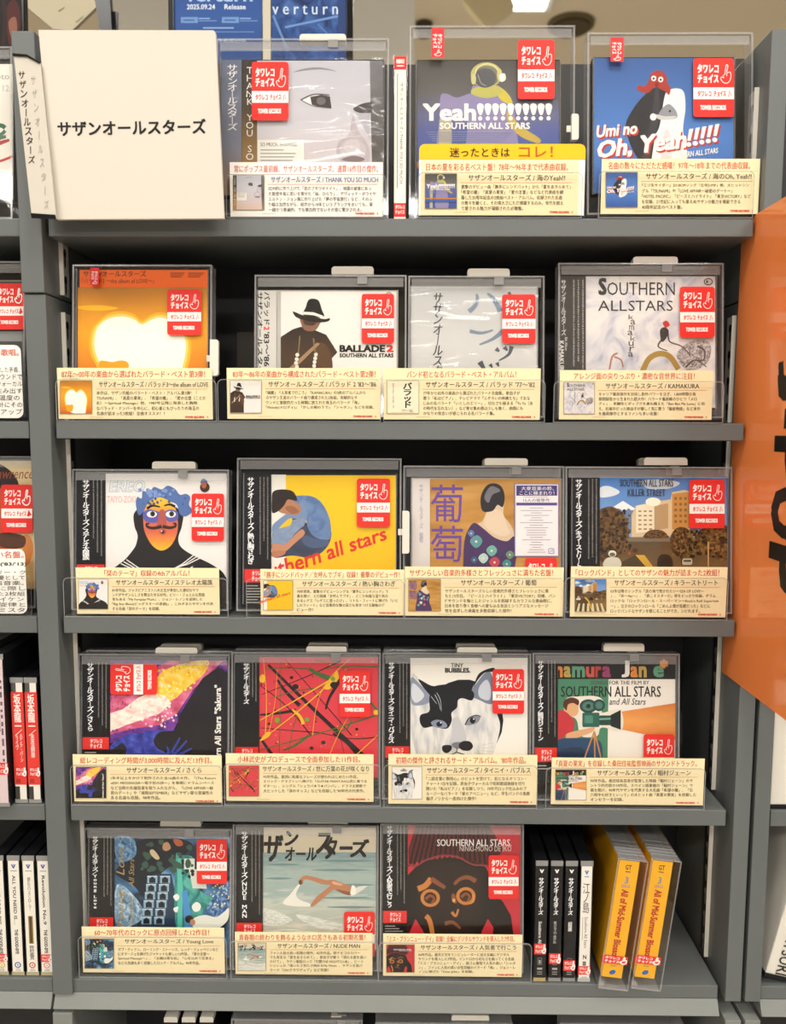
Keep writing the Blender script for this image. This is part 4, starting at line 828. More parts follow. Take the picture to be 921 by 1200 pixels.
# where the front edge of each card stands (distance behind the shelf front)
def floorY(px, py, z):
    d = ray(px, py); return CAM.y + d.y * (z - CAM.z) / d.z
ROWN = ['top shelf', 'second shelf', 'third shelf', 'fourth shelf', 'bottom shelf']
def item(key, row, desc, look, keep, cover, art, obi, st, tab, cd, head, title, body, back=False, wrap=False, stk={}, extra=None, bar=True, thumb=None, cardopt={}, side_tab=None, lean=6.0, strip=None, case_x=None, pad=(.003, .003), tint=None, where=''):
    cr = CR[key]; zs = ZS[row]
    yb_px = cr[1] + cd[3] / cr[2]; xm = cr[0] + (cd[0] + cd[2]) / 2 / cr[2]
    Y = .003 if row < 2 else min(max(floorY(xm, yb_px, zs + .0024), .003), .02)
    th = thumb or (art, cover)
    fr, ext, C = card(key, cd, desc, head, title, body, th, Y=Y, zs=zs, lbl='%s caption card with red headline below the %s CD' % ('white' if cardopt.get('paper') else 'cream', desc), **cardopt)
    yb = Y + .0085
    stand(fr, ext, 'clear acrylic stand holding the %s CD' % desc, fr.uv(xm, cr[1] + (cd[1] + .222 * (cd[3] - cd[1])) / cr[2], .0038)[1], (.0308 if back else .0134) + .0085, pad)
    # the disc and its case lean back a little behind the card
    xl, xr, yt = keep; xc = at((xl + xr) / 2, yt, yb).x
    f2 = Frame((xc, yb, zs + .0040), V=leanV(lean))
    K = lambda x, y: f2.uv(cr[0] + x / cr[2], cr[1] + y / cr[2])
    u0, v1 = f2.uv(xl, yt); u1 = f2.uv(xr, yt)[0]; u0 = max(u0, -.3138 - xc); u1 = min(u1, .3165 - xc)
    tb = None
    if tab:
        a = K(tab[0], tab[3]); b_ = K(tab[2], tab[1]); tb = (a[0], a[1], b_[0], b_[1])
    sb = None
    if side_tab:
        a = K(side_tab[0], side_tab[3]); b_ = K(side_tab[2], side_tab[1]); sb = (a[0], a[1], b_[0], b_[1])
    keeper(f2, u0, u1, .0004, v1, 'clear security case around the %s CD on the %s' % (desc, ROWN[row]), tb, side_tab=sb, bar=bar)
    x0, y0, x1, y1 = cover
    while K(x0, y0)[0] < u0 + .0028: x0 += 1
    while K(x1, y0)[0] > u1 - .0028: x1 -= 1
    while K(x0, y0)[1] > v1 - .0034: y0 += 1
    if obi:
        o0 = obi[0]; obi = (o0, max(obi[1], y0)) + obi[2:]
        while K(o0, y0)[0] < u0 + .0028: o0 += 1
        obi = (o0,) + obi[1:]
    ox0 = obi[0] if obi else x0
    ju0 = min(K(min(ox0, x0), y0)[0], 9) - .0012; ju1 = K(x1, y0)[0] + .0012; jv1 = K(x0, y0)[1] + .0012
    ju0 = max(ju0, u0 + .0014); ju1 = min(ju1, u1 - .0014); jv1 = min(jv1, v1 - .0030)
    jv0 = max(jv1 - .1245, .0018)
    t = jewel(f2, ju0, ju1, jv0, jv1, look if len(look.split()) > 11 else '%s, on the %s' % (look, ROWN[row]), tint=tint)
    ybot = y1
    while K(x0, ybot)[1] < jv0 + .0006: ybot -= 4
    rect = (x0, y0, x1, ybot)
    c = Canvas(f2, cr, 0.0, rect=rect); art(c); c.build('cover_picture', t)
    if obi:
        c = Canvas(f2, cr, .0012, rect=(obi[0], obi[1], obi[2], min(obi[3], ybot))); obi[4](c, obi[0], obi[1], obi[2], min(obi[3], ybot)); c.build('paper_strip', t)
    if extra:
        c = Canvas(f2, cr, .0012); extra(c); c.build('info_panel', t)
    lid(f2, t, ju0, ju1, jv0, jv1, wrap)
    if st:
        c = Canvas(f2, cr, .0031)
        if stk.get('rot'):
            sx0, sy0, sx1, sy1 = st                       # turned a quarter to the left
            cc = Canvas(f2, cr, .0031, remap=None); base = cc.loc
            W2, H2 = sy1 - sy0, sx1 - sx0
            cc.loc = lambda x, y, b=base: b(sx0 + y, sy1 - x)
            sticker(cc, 0, 0, W2, H2); cc.build('red_sticker', t)
        else:
            c.rect = (st[0], st[1], st[2], stk.get('ymax', st[3])); sticker(c, *st, cut=stk.get('cut', 1)); c.build('red_sticker', t)
    if strip:
        c = Canvas(f2, cr, .0056); strip_sticker(c, *strip); c.build('red_strip_sticker', t if False else [o for o in bpy.data.objects if o.get('label') == 'clear security case around the %s CD on the %s' % (desc, ROWN[row])][0])
    if back:
        f3 = Frame((xc, yb + .0174, zs + .0040), V=leanV(lean))
        keeper(f3, u0 + .001, u1 - .001, .0004, v1 - .001, 'second clear security case tucked right behind the %s CD' % desc, (tb[0], tb[1] - .001, tb[2], tb[3] - .001) if tb else None, bar=False, group='spare security cases behind the front row')
        t2 = f3.thing('jewel_case'); tag(t2, 'spare CD hidden right behind the %s CD' % desc, 'CD', 'spare CDs behind the front row')
        b = MB(); b.box(ju0 + .001, ju1 - .001, .0004, .0085, jv0, jv1 - .002, DARKP); b.build('tray', t2, .0006)
        b = MB(); b.box(ju0 + .002, ju1 - .002, -.0001, .00038, jv0 + .001, jv1 - .003, M('#6b6560')); b.build('cover_picture', t2)
    return f2, t

def thumb_D3(c):
    c.R('#efe6c8', 0, 0, 180, 180); c.T(K_, 'バラッド', 90, 8, 142, 150, .03, vert=True); c.T('#5a564c', SAS, 28, 12, 40, 150, .01, vert=True); c.T('#5a564c', "'77～'82", 82, 158, 146, 172, .01); c.R('#b9ae88', 20, 174, 160, 176)
def obk(title, t0, t1, dx0=.14, seed=1, red=None):
    return lambda c, x0, y0, x1, y1: obi_black(c, x0, y0, x1, y1, title, t0, t1, dx0, seed, red)
def obi_A(c, x0, y0, x1, y1):
    c.R(G([(0, '#9a7a5c'), (.35, '#7d7f8c'), (1, '#5f6a80')], 'v'), x0, y0, x1, y1); c.T(W_, SAS, 98, 282, 142, 565, .01, vert=True)
def obi_D2(c, x0, y0, x1, y1):
    c.R('#d3d0c9', x0, y0, x1, y1); c.T(K_, 'バラッド', 238, 210, 266, 365, .02, rot=90); c.T(RED, '2', 238, 372, 264, 390, .03, rot=90); c.T(K_, "'83～'86", 238, 398, 264, 560, .02, rot=90); c.T(K_, SAS, 208, 210, 234, 640, .02, rot=90)
def obi_D4(c, x0, y0, x1, y1):
    c.R('#3d3b3a', x0, y0, x1, y1); c.T('#dad6d0', SAS, 100, 215, 122, 455, .01, vert=True); c.T('#dad6d0', 'KAMAKURA', 92, 478, 112, 625, .02, rot=90); c.T('#c4c0ba', '8th Album', 116, 462, 128, 520, .01, rot=90); dashes(c, 145, 215, 204, 610, '#a5a19b', 4, 3)
def obi_E3(c, x0, y0, x1, y1):
    c.R('#d9d2cd', x0, y0, x1, y1); c.T('#8a83a6', SAS, 130, 200, 150, 415, .005, vert=True); c.T('#8a83a6', '葡萄', 130, 436, 150, 485, .005, vert=True)

item('A', 0, 'pale close-up face', 'CD with a pale grey close-up face cover and grey-blue strip', (255, 456, 49), (160, 262, 770, 940), art_A, (72, 262, 160, 940, obi_A), (205, 275, 363, 527), (410, 150, 610, 210), (107, 700, 768, 935),
     '常にポップス最前線、サザンオールスターズ、通算16作目の傑作。', SAS + ' / THANK YOU SO MUCH',
     ['EDM的に作り上げた「恋のブギウギナイト」、地震の被害にあっ', 'た能登半島に思いを寄せた「桜、ひらり」、デヴィッド・ボウイや', 'エルトン・ジョン風に作り上げた「夢の宇宙旅行」など…そのふ', 'り幅は当然ながら、前作から10年というブランクをおいても、第', '一線かつ普遍的、でも懐古的でないその音に驚かされる。'],
     cardopt=dict(paper=WHITEC, hx=(.03, .97), tcol='#34488f'), wrap=True)
item('B', 0, 'astronaut', 'CD with an astronaut in a yellow-lit spacesuit on dark blue', (480, 672.5, 34), (75, 285, 742, 960), art_B, None, (545, 197, 717, 473), None, (95, 752, 828, 1010),
     '日本の夏を彩る名ベスト盤！78年～96年まで代表曲収録。', SAS + ' / 海のYeah!!',
     ['衝撃のデビュー曲「勝手にシンドバット」から「夏をあきらめて」', '「希望の轍」「真夏の果実」「愛の言霊」などなど代表曲を網', '羅した20周年記念の2枚組ベスト・アルバム。収録された名曲', 'の数々を聴くと、その偉大さにただ感服するのみ。世代を超え', 'て愛される魅力が凝縮された必聴盤。'],
     cardopt=dict(backing=(85, 675, 858, 1012, 746), hx=(.03, .94), tx=(.30, .92)), strip=(142, 148, 200, 286), side_tab=(790, 560, 822, 680))
item('C', 0, 'octopus-headed couple', 'CD with a red octopus-headed groom and white-hooded bride on blue', (687, 881, 42), (95, 250, 695, 960), art_C, None, (517, 258, 692, 510), None, (130, 683, 800, 920),
     '名曲の数々にただただ感嘆！97年～18年までの代表曲収録。', SAS + ' / 海のOh, Yeah!!',
     ['『三ツ矢サイダー』2018CMソング「壮年JUMP」他、大ヒットシン', 'グル「TSUNAMI」や「LOVE AFFAIR～秘密のデート～」', '「HOTEL PACIFIC」「ピースとハイライト」「東京VICTORY」など', 'を収録。21世紀に入っても衰えぬサザンの魅力を堪能できる', '40周年記念のベスト盤。'],
     cardopt=dict(hx=(.04, .95), tx=(.28, .96)), strip=(160, 176, 216, 280), side_tab=None)
item('D1', 1, 'white sun on orange sky', 'CD with a heart-shaped white sun on an orange sky', (87.5, 250, 312), (105, 150, 768, 730), art_D1, None, (574, 252, 740, 475), None, (27, 632, 793, 888),
     '87年～00年の楽曲から選ばれたバラード・ベスト第3弾！', SAS + ' / バラッド3～the album of LOVE',
     ['本作は、サザン究極のバラード・ベスト・アルバム第3弾！「', 'TSUNAMI」、「真夏の果実」、「希望の轍」、「愛の言霊（ことだ', 'ま）～Spiritual Message」他、1987年以降に発表した胸熱', 'なバラッド・ナンバーを中心に、初心者にもぴったりの珠玉の', '名曲が詰まった2枚組！全曲オススメ！！'],
     cardopt=dict(hx=(.03, .95)), strip=(203, 150, 246, 234), side_tab=(790, 505, 832, 680), pad=(.002, .0045), bar=False, thumb=(art_D1, (105, 238, 768, 730)))
item('D2', 1, 'black hat and poncho', 'CD with a man in a black hat and dark poncho on white', (299.5, 476.5, 324), (315, 205, 862, 760), art_D2, (200, 190, 296, 760, obi_D2), (697, 222, 848, 452), (555, 91, 752, 128), (62, 565, 786, 806),
     '83年～86年の楽曲から構成されたバラード・ベスト第2弾！', SAS + " / バラッド 2 '83～'86",
     ['『綺麗』『人気者で行こう』『KAMAKURA』の3枚のアルバムから', 'のサザン王道のバラード曲で構成された2枚組。実験的なサ', 'ウンドに意欲的だった時期に放たれた珠玉のバラード「海」', '「Melody(メロディ)」「かしの樹の下で」「シャボン」などを収録。'],
     cardopt=dict(hx=(.04, .965)), pad=(.008, .0), tint=M('#bdbab4', .35))
item('D3', 1, 'grey brush-lettered', 'CD with grey brush lettering and a glossy wrap on pale grey', (478.5, 637, 325), (133, 205, 784, 800), art_D3, None, (605, 246, 776, 497), (428, 111, 645, 150), (-3, 620, 800, 886),
     'バンド初となるバラード・ベスト・アルバム！', SAS + " / バラッド '77～'82",
     ['77年から82年の楽曲から選ばれたバラード名曲集。原由子が', '歌う「私はピアノ」、テレビドラマ『ふぞろいの林檎たち』でおな', 'じみの名バラード「いとしのエリー」、切なさも極まる「Ya Ya（あ', 'の時代を忘れない）」など寄せ集め感は少しも無く、曲順にも', 'かなりの気合いが感じられる名バラード集。'],
     cardopt=dict(hx=(.15, .85)), thumb=(thumb_D3, (0, 0, 180, 180)), wrap=True, pad=(.0, .004), tint=M('#bdbab4', .35))
item('D4', 1, 'pale marbled', 'CD with dark serif lettering on a pale marbled cover', (653, 845.5, 310), (208, 198, 766, 770), art_D4, (80, 198, 206, 770, obi_D4), (609, 247, 759, 466), (410, 115, 603, 150), (97, 603, 750, 818),
     'アレンジ面の尖りっぷり・濃密な音世界に注目！', SAS + ' / KAMAKURA',
     ['キャリア最高傑作を目指し創作パワーを注ぎ、1,800時間の長', '期間録音から生まれた超大作！バラード最高峰のひとつ「メロ', 'ディ」、実験性とポップさを兼ね備えた「Bye Bye My Love」に加', 'え、妊娠中だった原由子が優しく気に歌う「鎌倉物語」など本作', 'を最高傑作とするファンも多い名盤！'],
     cardopt=dict(hx=(.09, .89), tx=(.30, .92)), pad=(.006, .009))
item('E1', 2, 'blue-haired moustached mask', 'CD with a moustached face, blue hair and black hood on white', (87, 269.5, 550), (225, 146, 822, 748), art_E1, (80, 170, 225, 700, obk(SAS + '／ステレオ太陽族', 178, 570, .22, 2, 592)), (651, 245, 809, 477), (455, 88, 668, 123), (77, 607, 785, 838),
     '「栞のテーマ」収録の4thアルバム！', SAS + ' / ステレオ太陽族',
     ['81年作品。ジャズピアニスト八木正生が参加した適切なサウ', 'ンドがサザンらしさを際立たせる好作。ビリー・ジョエルな雰囲', '気もある「My Foreplay Music」、ジョン・レノンを追悼した', '「Big Star Blues(ビッグスターの悲劇)」、これぞまたサザンを代表', 'する名曲「栞のテーマ」を収録。'],
     cardopt=dict(hx=(.20, .79), tx=(.28, .95)), pad=(.0115, .009))
item('E2', 2, 'crouching person on yellow', 'CD with a denim-clad crouching person on a yellow cover', (279, 470.5, 537), (232, 145, 816, 812), art_E2, (107, 142, 232, 812, obk(SAS + '／熱い胸さわぎ', 158, 565, .13, 3, 588)), (634, 164, 789, 390), None, (180, 588, 855, 806),
     '「勝手にシンドバッド／女呼んでブギ」収録！衝撃のデビュー作！', SAS + ' / 熱い胸さわぎ',
     ['78年発表。衝撃のデビューシングル「勝手にシンドバッド」で', '幕を開け、エロ路線「女呼んでブギ」、どこか和風な湿り気の', 'あるレゲエ「レゲエに首ったけ」、リトル・フィートに捧げた「いと', 'しのフィート」など音楽的な懐の深さも見せつける破格のデ', 'ビュー作！'],
     cardopt=dict(hx=(.03, .97), tx=(.29, .94)), side_tab=(846, 315, 880, 513), pad=(.0130, .0))
item('E3', 2, 'woman in purple kimono', 'CD with a woman in a purple flowered kimono on tan', (472.5, 660, 546), (183, 172, 824, 820), art_E3, (96, 172, 183, 820, obi_E3), (648, 560, 803, 795), (450, 72, 662, 106), (60, 603, 834, 850),
     'サザンらしい音楽的多様さとフレッシュさに満ちた名盤！', SAS + ' / 葡萄',
     ['サザンオールスターズらしい音楽的多様さとフレッシュさに満', 'ちた15作目。「ピースとハイライト」「東京VICTORY」同様、バン', 'ドサウンドを軸としたジャンルを超越するカラフルな楽曲群に、', '日本を取り巻く皆様への愛も込る気迫とシリアスなメッセージ', '性を追求した楽曲を多数収録した傑作！'],
     cardopt=dict(hx=(.03, .94), tx=(.355, .835)), back=True, extra=art_E3_panel, pad=(.0, .0), tint=M('#bdb5b0', .35))
item('E4', 2, 'street with snowy mountain', 'CD with a city street, trees and a snowy mountain under blue sky', (661.5, 855.5, 547), (240, 150, 812, 780), art_E4, (118, 150, 240, 780, obk(SAS + '／キラーストリート', 160, 560, .12, 4)), (638, 162, 797, 380), (438, 63, 633, 96), (112, 552, 806, 781),
     '「ロックバンド」としてのサザンの魅力が詰まった2枚組！', SAS + ' / キラーストリート',
     ['03年以降のシングル「涙の海で抱かれたい～SEA OF LOVE～', '」、「彩～Aja～」、「君こそスターだ」等をどっさり収録。グラム', 'ロックな「ロックンロール・スーパーマン～Rock’n Roll Superman', '～」、泣きのロックンロール「ごめんよ僕が馬鹿だった」などに', 'ロックバンドなサザンを感じることができ、シビれます。'],
     cardopt=dict(hx=(.03, .96), tx=(.28, .95)), back=True, pad=(.006, .0))
item('F1', 3, 'fiery sparks and blue hand', 'CD with fiery yellow and pink sparks over a blue hand', (94, 270.5, 765), (215, 148, 828, 770), art_F1, (70, 150, 215, 700, obk(SAS + '／さくら', 160, 510, .18, 5, 542)), (222, 164, 461, 321), (450, 82, 665, 123), (22, 632, 792, 886),
     '総レコーディング時間が3,000時間に及んだ13作目。', SAS + ' / さくら',
     ['1年半以上をかけて制作された全16曲の大作。「(The Return', 'of)01 MESSENGER～電子狂の詩～」を筆頭にドラムンベース', 'など当時の先端音楽を取り入れながら、「LOVE AFFAIR～秘', '密のデート」や「湘南SEPTEMBER」などサザン節な普遍性の', 'ある名曲も収録。98年作品。'],
     cardopt=dict(hx=(.05, .93), tx=(.36, .86)), stk=dict(rot=True), back=True, pad=(.003, .0008))
item('F2', 3, 'red paint-splatter', 'CD with black, green and yellow paint splatter on red', (272.5, 446.5, 763), (202, 138, 848, 790), art_F2, (62, 160, 202, 720, obk(SAS, 170, 390, .36, 6, 622)), (636, 208, 801, 458), (456, 80, 674, 123), (20, 658, 818, 920),
     '小林武史がプロデュースで全面参加した11作目。', SAS + ' / 世に万葉の花が咲くなり',
     ['92年作品。歌詞に和風なフレーズが使われはじめた11作目。', 'エリック・クラプトンへ捧げた「GUITAR MAN’S RAG(君に奏でる', 'ギター)」、シングル「シュラバ★ラ★バンバ」、ドラマ主題歌で', '大ヒットした「涙のキッス」などを収録した’90年代の代表作。'],
     cardopt=dict(hx=(.08, .91), tx=(.25, .97)), back=True, pad=(.0012, .0070))
item('F3', 3, 'black and white cat', 'CD with a close-up black and white cat face on white', (448, 621.5, 764), (188, 143, 836, 790), art_F3, (42, 150, 186, 720, obk(SAS + '／タイニイ・バブルス', 165, 600, .14, 7, 618)), (630, 200, 799, 440), (440, 85, 655, 130), (70, 662, 868, 936),
     '初期の傑作と評されるサード・アルバム。’80年作品。', SAS + ' / タイニイ・バブルス',
     ['「ニ調言葉に御用心」のヒットを受けて、初となるオリコン・', 'チャート1位を記録。原由子ヴォーカルで昭和歌謡路線を切り', '開いた「私はピアノ」を収録しつつ、70年代ロック仕込みのブ', 'ルージーなバラード「夏のアベニュー」など、学生バンドの馬鹿', '騒ぎノリから一皮向けた傑作！'],
     cardopt=dict(hx=(.05, .93), tx=(.26, .96)), back=True, pad=(.0045, .0))
item('F4', 3, 'film-camera cartoon', 'CD with a cartoon man filming, green and cream with an orange beam', (623, 794.5, 764), (160, 108, 674, 640), art_F4, (50, 112, 160, 600, obk(SAS + '／稲村ジェーン', 125, 470, .14, 8, 500)), (527, 440, 659, 640), (357, 51, 532, 84), (135, 545, 787, 751),
     '「真夏の果実」を収録した桑田佳祐監督映画のサウンドトラック。', SAS + ' / 稲村ジェーン',
     ['90年作品。桑田佳祐自身が監督した映画「稲村ジェーン」のサ', 'ントラ的内容の10作目。スペイン語楽曲の「稲村ジェーン」で', '幕を開け、90年代サザンを代表する大名曲「希望の轍」、「忘', '六時中も好きといって」の大ヒット曲「真夏の果実」を収録した', 'オンセラーを記録。'],
     cardopt=dict(hx=(.03, .96), tx=(.30, .92)), pad=(.006, .0))
item('G1', 4, 'dark blue garden collage', 'CD with a dark blue and teal collage of arches and garden figures', (100.5, 273, 968), (238, 130, 836, 760), art_G1, (112, 110, 238, 700, obk(SAS + '／Young Love', 130, 500, .12, 9, 545)), (664, 142, 819, 370), (475, 48, 684, 77), (68, 597, 805, 838),
     '60～70年代のロックに原点回帰した12作目！', SAS + ' / Young Love',
     ['ボブ・ディラン、ローリング・ストーンズ、レッド・ツェッペリンなど', 'にオマージュを捧げたジャケットも楽しい12作目。「愛の言霊～', 'Spiritual Message～」、「太陽は罪な奴」「心を込めて花束を」', 'など人気曲も多く収録したロック・アルバム。96年作品。'],
     cardopt=dict(hx=(.09, .89), tx=(.30, .92)), pad=(.004, .003))
item('G2', 4, 'swimmer in waves', 'CD with a swimmer in grey-green waves under brush lettering', (274, 444, 964), (210, 90, 846, 770), art_G2, (80, 92, 222, 720, obk(SAS + '／NUDE MAN', 110, 575, .20, 10, 602)), (660, 537, 825, 780), (465, 55, 680, 72), (70, 655, 812, 889),
     '青春期の終わりを飾るようなホロ苦さもある初期名盤！', SAS + ' / NUDE MAN',
     ['ファン人気の高い初期の傑作。82年作品。研ナオコのカバー', 'でも有名な「夏をあきらめて」、原由子が歌う「流れる雲を追い', 'かけて」、ラテン歌謡ロック「匂艶THE NIGHTCLUB」、ビート', 'リッシュな「逢いたさ見たさ病めるMy Mind」、サザン王道バ', 'ラード「Oh!クラウディア」など収録！'],
     cardopt=dict(hx=(.03, .95), tx=(.31, .91)), pad=(.004, .006))
item('G3', 4, 'dark carved mask on red', 'CD with a dark carved mask face against a red cover', (445.5, 613, 963), (210, 60, 802, 700), art_G3, (66, 60, 208, 690, obk(SAS + '／人気者で行こう', 75, 495, .16, 11, 512)), (623, 222, 777, 447), None, (83, 632, 795, 856),
     '「ミス・ブランニュー・デイ」収録！全編にデジタルサウンドを導入した7作目。', SAS + ' / 人気者で行こう',
     ['84年作品。藤井丈司をマニピュレーターに迎え全編にデジタル', 'サウンドを導入した7作目。イントロから切なさを煽ってくる名曲', '「ミス・ブランニュー・デイ」、原さん歌唱で人気の高い「シャボ', 'ン」、ファンに人気の高い女性目線のバラード「海」、ジョン・レ', 'ノンに捧げた「Dear John」を収録。'],
     cardopt=dict(hx=(.03, .95), tx=(.27, .96)), pad=(.0045, .009))
# ------------------------------------------------------------------ spine-out discs
class Mm(Canvas):
    """canvas in millimetres from the top-left corner (u0, v1) of a face"""
    def __init__(s, fr, u0, v1, n=0.0, rect=None): Canvas.__init__(s, fr, None, n, None, rect); s.u0 = u0; s.v1 = v1
    def loc(s, x, y): return s.u0 + x * .001, s.v1 - y * .001
def logo_v(c, x, y, r, a, b2=None):
    c.P(a, [(x - r, y - r * .7), (x - r * .35, y - r * .7), (x, y + r * .1), (x + r * .35, y - r * .7), (x + r, y - r * .7), (x + r * .2, y + r), (x - r * .2, y + r)])
    if b2: c.P(b2, [(x - r * .28, y - r * .9), (x + r * .28, y - r * .9), (x, y - r * .3)])
def tapered(c, x0, y0, x1, y1):
    c.R(RED, x0, y0, x1, y1); c.T(W_, 'タワレコ', x0 + (x1 - x0) * .12, y0 + (y1 - y0) * .12, x0 + (x1 - x0) * .68, y0 + (y1 - y0) * .45, .04); c.T(W_, 'チョイス', x0 + (x1 - x0) * .12, y0 + (y1 - y0) * .54, x0 + (x1 - x0) * .68, y0 + (y1 - y0) * .88, .04)
    hand(c, x0 + (x1 - x0) * .70, y0 + (y1 - y0) * .1, x0 + (x1 - x0) * .97, y0 + (y1 - y0) * .9, W_)
def spine_cd(px, py, Y, zs, art, label, group, wid=.0104, hgt=.125, dep=.138, roll=0.0, base=None, name='jewel_case', cat='CD', bright=None):
    """a disc box standing on its edge, spine to the viewer; px,py = foot of the spine"""
    c = at(px, py, Y)
    a = R(roll); U = Vector((math.cos(a), 0, -math.sin(a))); V = Vector((math.sin(a), 0, math.cos(a)))
    lift = abs(math.sin(a)) * wid / 2 + .0003
    fr = Frame((c.x, Y, zs + lift), U, V); t = fr.thing(name); tag(t, label, cat, group)
    b = MB(); h = wid / 2
    b.box(-h, h, .0006, dep, .0004, hgt, base or DARKP); b.build('tray', t, .0005)
    b = MB(); b.box(-h, h, 0, .0006, hgt - .0052, hgt, GREYP); b.box(-h, h, 0, .0006, .0004, .0042, bright or GREYP); b.build('hinge_edge', t)
    b = MB(); b.box(-h + .0009, h - .0009, 0, .0005, .0042, hgt - .0052, M('#17161a')); b.build('spine_label', t)
    q = Mm(fr, -h + .0009, hgt - .0052, 0.00005); art(q, (wid - .0018) * 1000, (hgt - .0094) * 1000); q.build('spine_print', t)
    b = MB(); b.box(-h, h, -.0012, -.0006, .0004, hgt, LID); b.build('clear_front', t)
    return fr, t
def sp_black(title, red_y, wid=None):
    def f(c, W2, H):
        c.R('#171518', 0, 0, W2, H); logo_v(c, W2 / 2, 5, 2.2, W_)
        c.T('#ffffff', SAS, W2 * .22, 12, W2 * .72, 50, .02, vert=True)
        if ord(title[0]) < 128: c.T(W_, title, W2 * .3, 57, W2 * .62, 57 + min(len(title) * 1.9, 38), .012, rot=90)
        else: c.T(W_, title, W2 * .28, 57, W2 * .68, 57 + min(len(title) * 5.0, 44), .015, vert=True)
        c.L('#8d8a86', rrect(W2 * .3, 103 - 8, W2 * .68, 103 - 1, .4), .4, closed=True); c.R('#a5a29c', W2 * .4, 97, W2 * .58, 101)
        c.R('#a5a29c', W2 * .25, 105, W2 * .75, 107.2); c.R('#8d8a86', W2 * .25, 109, W2 * .75, 110); c.R('#8d8a86', W2 * .25, 111.2, W2 * .75, 112.2)
        tapered(c, -.9, red_y, W2 + .6, red_y + 11)
    return f
def sp_white(c, W2, H):
    c.R('#ebe6dc', 0, 0, W2, H); logo_v(c, W2 / 2, 6, 2.2, '#3a72b4', '#c43a32'); c.R('#6a93c0', W2 * .3, 10, W2 * .7, 11)
    c.T(K_, '江ノ島', W2 * .18, 17, W2 * .82, 48, .006, vert=True); c.T('#3c3834', 'Southern All Stars', W2 * .42, 52, W2 * .70, 84, .008, rot=90); c.R('#8d8982', W2 * .22, 52, W2 * .26, 76)
    c.T('#3c3834', 'Z', W2 * .36, 91, W2 * .68, 96, .03, rot=90); c.R('#77726a', W2 * .34, 98, W2 * .66, 102.5)
    tapered(c, -.9, 105 - 2, W2 + .9, 113 - 1); c.R('#a8b4c4', W2 * .2, 114, W2 * .8, 115.2)
GS = 'black-edged spines on the bottom shelf'
Yf = floorY(632, 1150, ZS[4] + .0006)
for px, ti, ry, lab in ((632, 'Southern All Stars', 80, 'leftmost black CD spine, with the highest red label, beside the mask CD'), (649.5, '10ナンバーズ・からっと', 90, 'second black CD spine from the mask CD, long title above its red label'),
                        (666.5, '綺麗', 97, 'third black CD spine, with a short two-character title and low red label')):
    spine_cd(px, 1150, max(Yf, .002), ZS[4], sp_black(ti, ry), lab, GS, wid=.0118, bright=M('#b5a06a', .4) if px == 632 else None)
spine_cd(684, 1150, max(Yf, .002), ZS[4], sp_white, 'white CD spine with large black characters, right of the black spines', None, wid=.0122, bright=M('#b9b7b2', .4))
# thick yellow sets in their own clear cases, leaning to the right
YB = M('#e9a91c', .45)
def sp_yellow(c, W2, H):
    c.R('#eeae20', 0, 0, W2, H); c.T('#2a2620', 'GT', W2 * .34, 4, W2 * .64, 9, .02); c.R('#5a5348', W2 * .36, 10.5, W2 * .62, 11.5)
    c.T('#7a8aa8', '3', W2 * .40, 16, W2 * .58, 23, .02); c.T('#7a8aa8', 'DISCS', W2 * .28, 24, W2 * .70, 27, .02)
    c.T('#b0322a', 'All of Mid-Summer Blossom', W2 * .32, 29, W2 * .68, 102, .035, rot=90)
    c.R('#b09a4a', W2 * .35, H - 16, W2 * .62, H - 14); c.R('#b09a4a', W2 * .35, H - 12.5, W2 * .62, H - 11.5); c.E('#2f62b0', W2 * .5, H - 5.5, 3.2, 2.2, -30)
for k, (px, lab) in enumerate(((718, 'left'), (756.5, 'right'))):
    Y = -.0100; roll = 6.6; wd = .0292; c0 = at(px, 1165, Y)
    a = R(roll); U = Vector((math.cos(a), 0, -math.sin(a))); V = Vector((math.sin(a), 0, math.cos(a)))
    fr = Frame((c0.x, Y, ZS[4] + math.sin(a) * wd / 2 + .0004), U, V); h = wd / 2; hg = .1335; dep = .146
    lab2 = 'thick clear security case around the %s yellow box set, leaning right' % lab
    t = fr.thing('security_case'); tag(t, lab2, 'security case', 'thick security cases round the yellow box sets')
    b = MB(); q = .0011
    b.box(-h, h, 0, q, 0, hg, CLEAR); b.box(-h, h, dep - q, dep, 0, hg, CLEAR)
    for a0, a1 in ((-h, -h + q), (h - q, h)): b.box(a0, a1, q, dep - q, 0, hg, CLEAR)
    for a0, a1 in ((0, q), (hg - q, hg)): b.box(-h + q, h - q, q, dep - q, a0, a1, EDGE)
    b.build('shell', t)
    b = MB(); e = .0013
    for (a0, a1, d0, d1) in ((-h, -h + e, 0, hg), (h - e, h, 0, hg), (-h + e, h - e, hg - e, hg), (-h + e, h - e, 0, e)): b.box(a0, a1, -.0003, 0, d0, d1, EDGE)
    for y in (.008, .014, .020, .026, .034): b.box(-h + .002, h - .002, y, y + .0008, hg, hg + .0005, EDGE)
    b.build('rim', t)
    b = MB(); b.prism(rrect(-h + .001, .0016, -h + .006, .0066, .0022), .001, .003, EDGE); b.build('clip', t)
    t2 = fr.thing('box_set'); tag(t2, '%s of the two thick yellow CD box sets on the bottom shelf' % lab, 'CD box set', 'yellow box sets')
    b = MB(); b.box(-h + .0030, h - .0070, .0032, .141, .0105, .1300, YB); b.box(-h + .0030, h - .0070, .0032, .141, .1300, .1308, M('#55524e', .3)); b.build('box', t2, .0004)
    q = Mm(fr, -h + .0030, .1300, -.0030); sp_yellow(q, 19.2, 119.5); q.build('spine_print', t2)
    q = Mm(fr, -h + .0012, .1305, -.0022); tapered(q, -1.0, 97, 24, 105.5); q.build('red_strip_sticker', t)
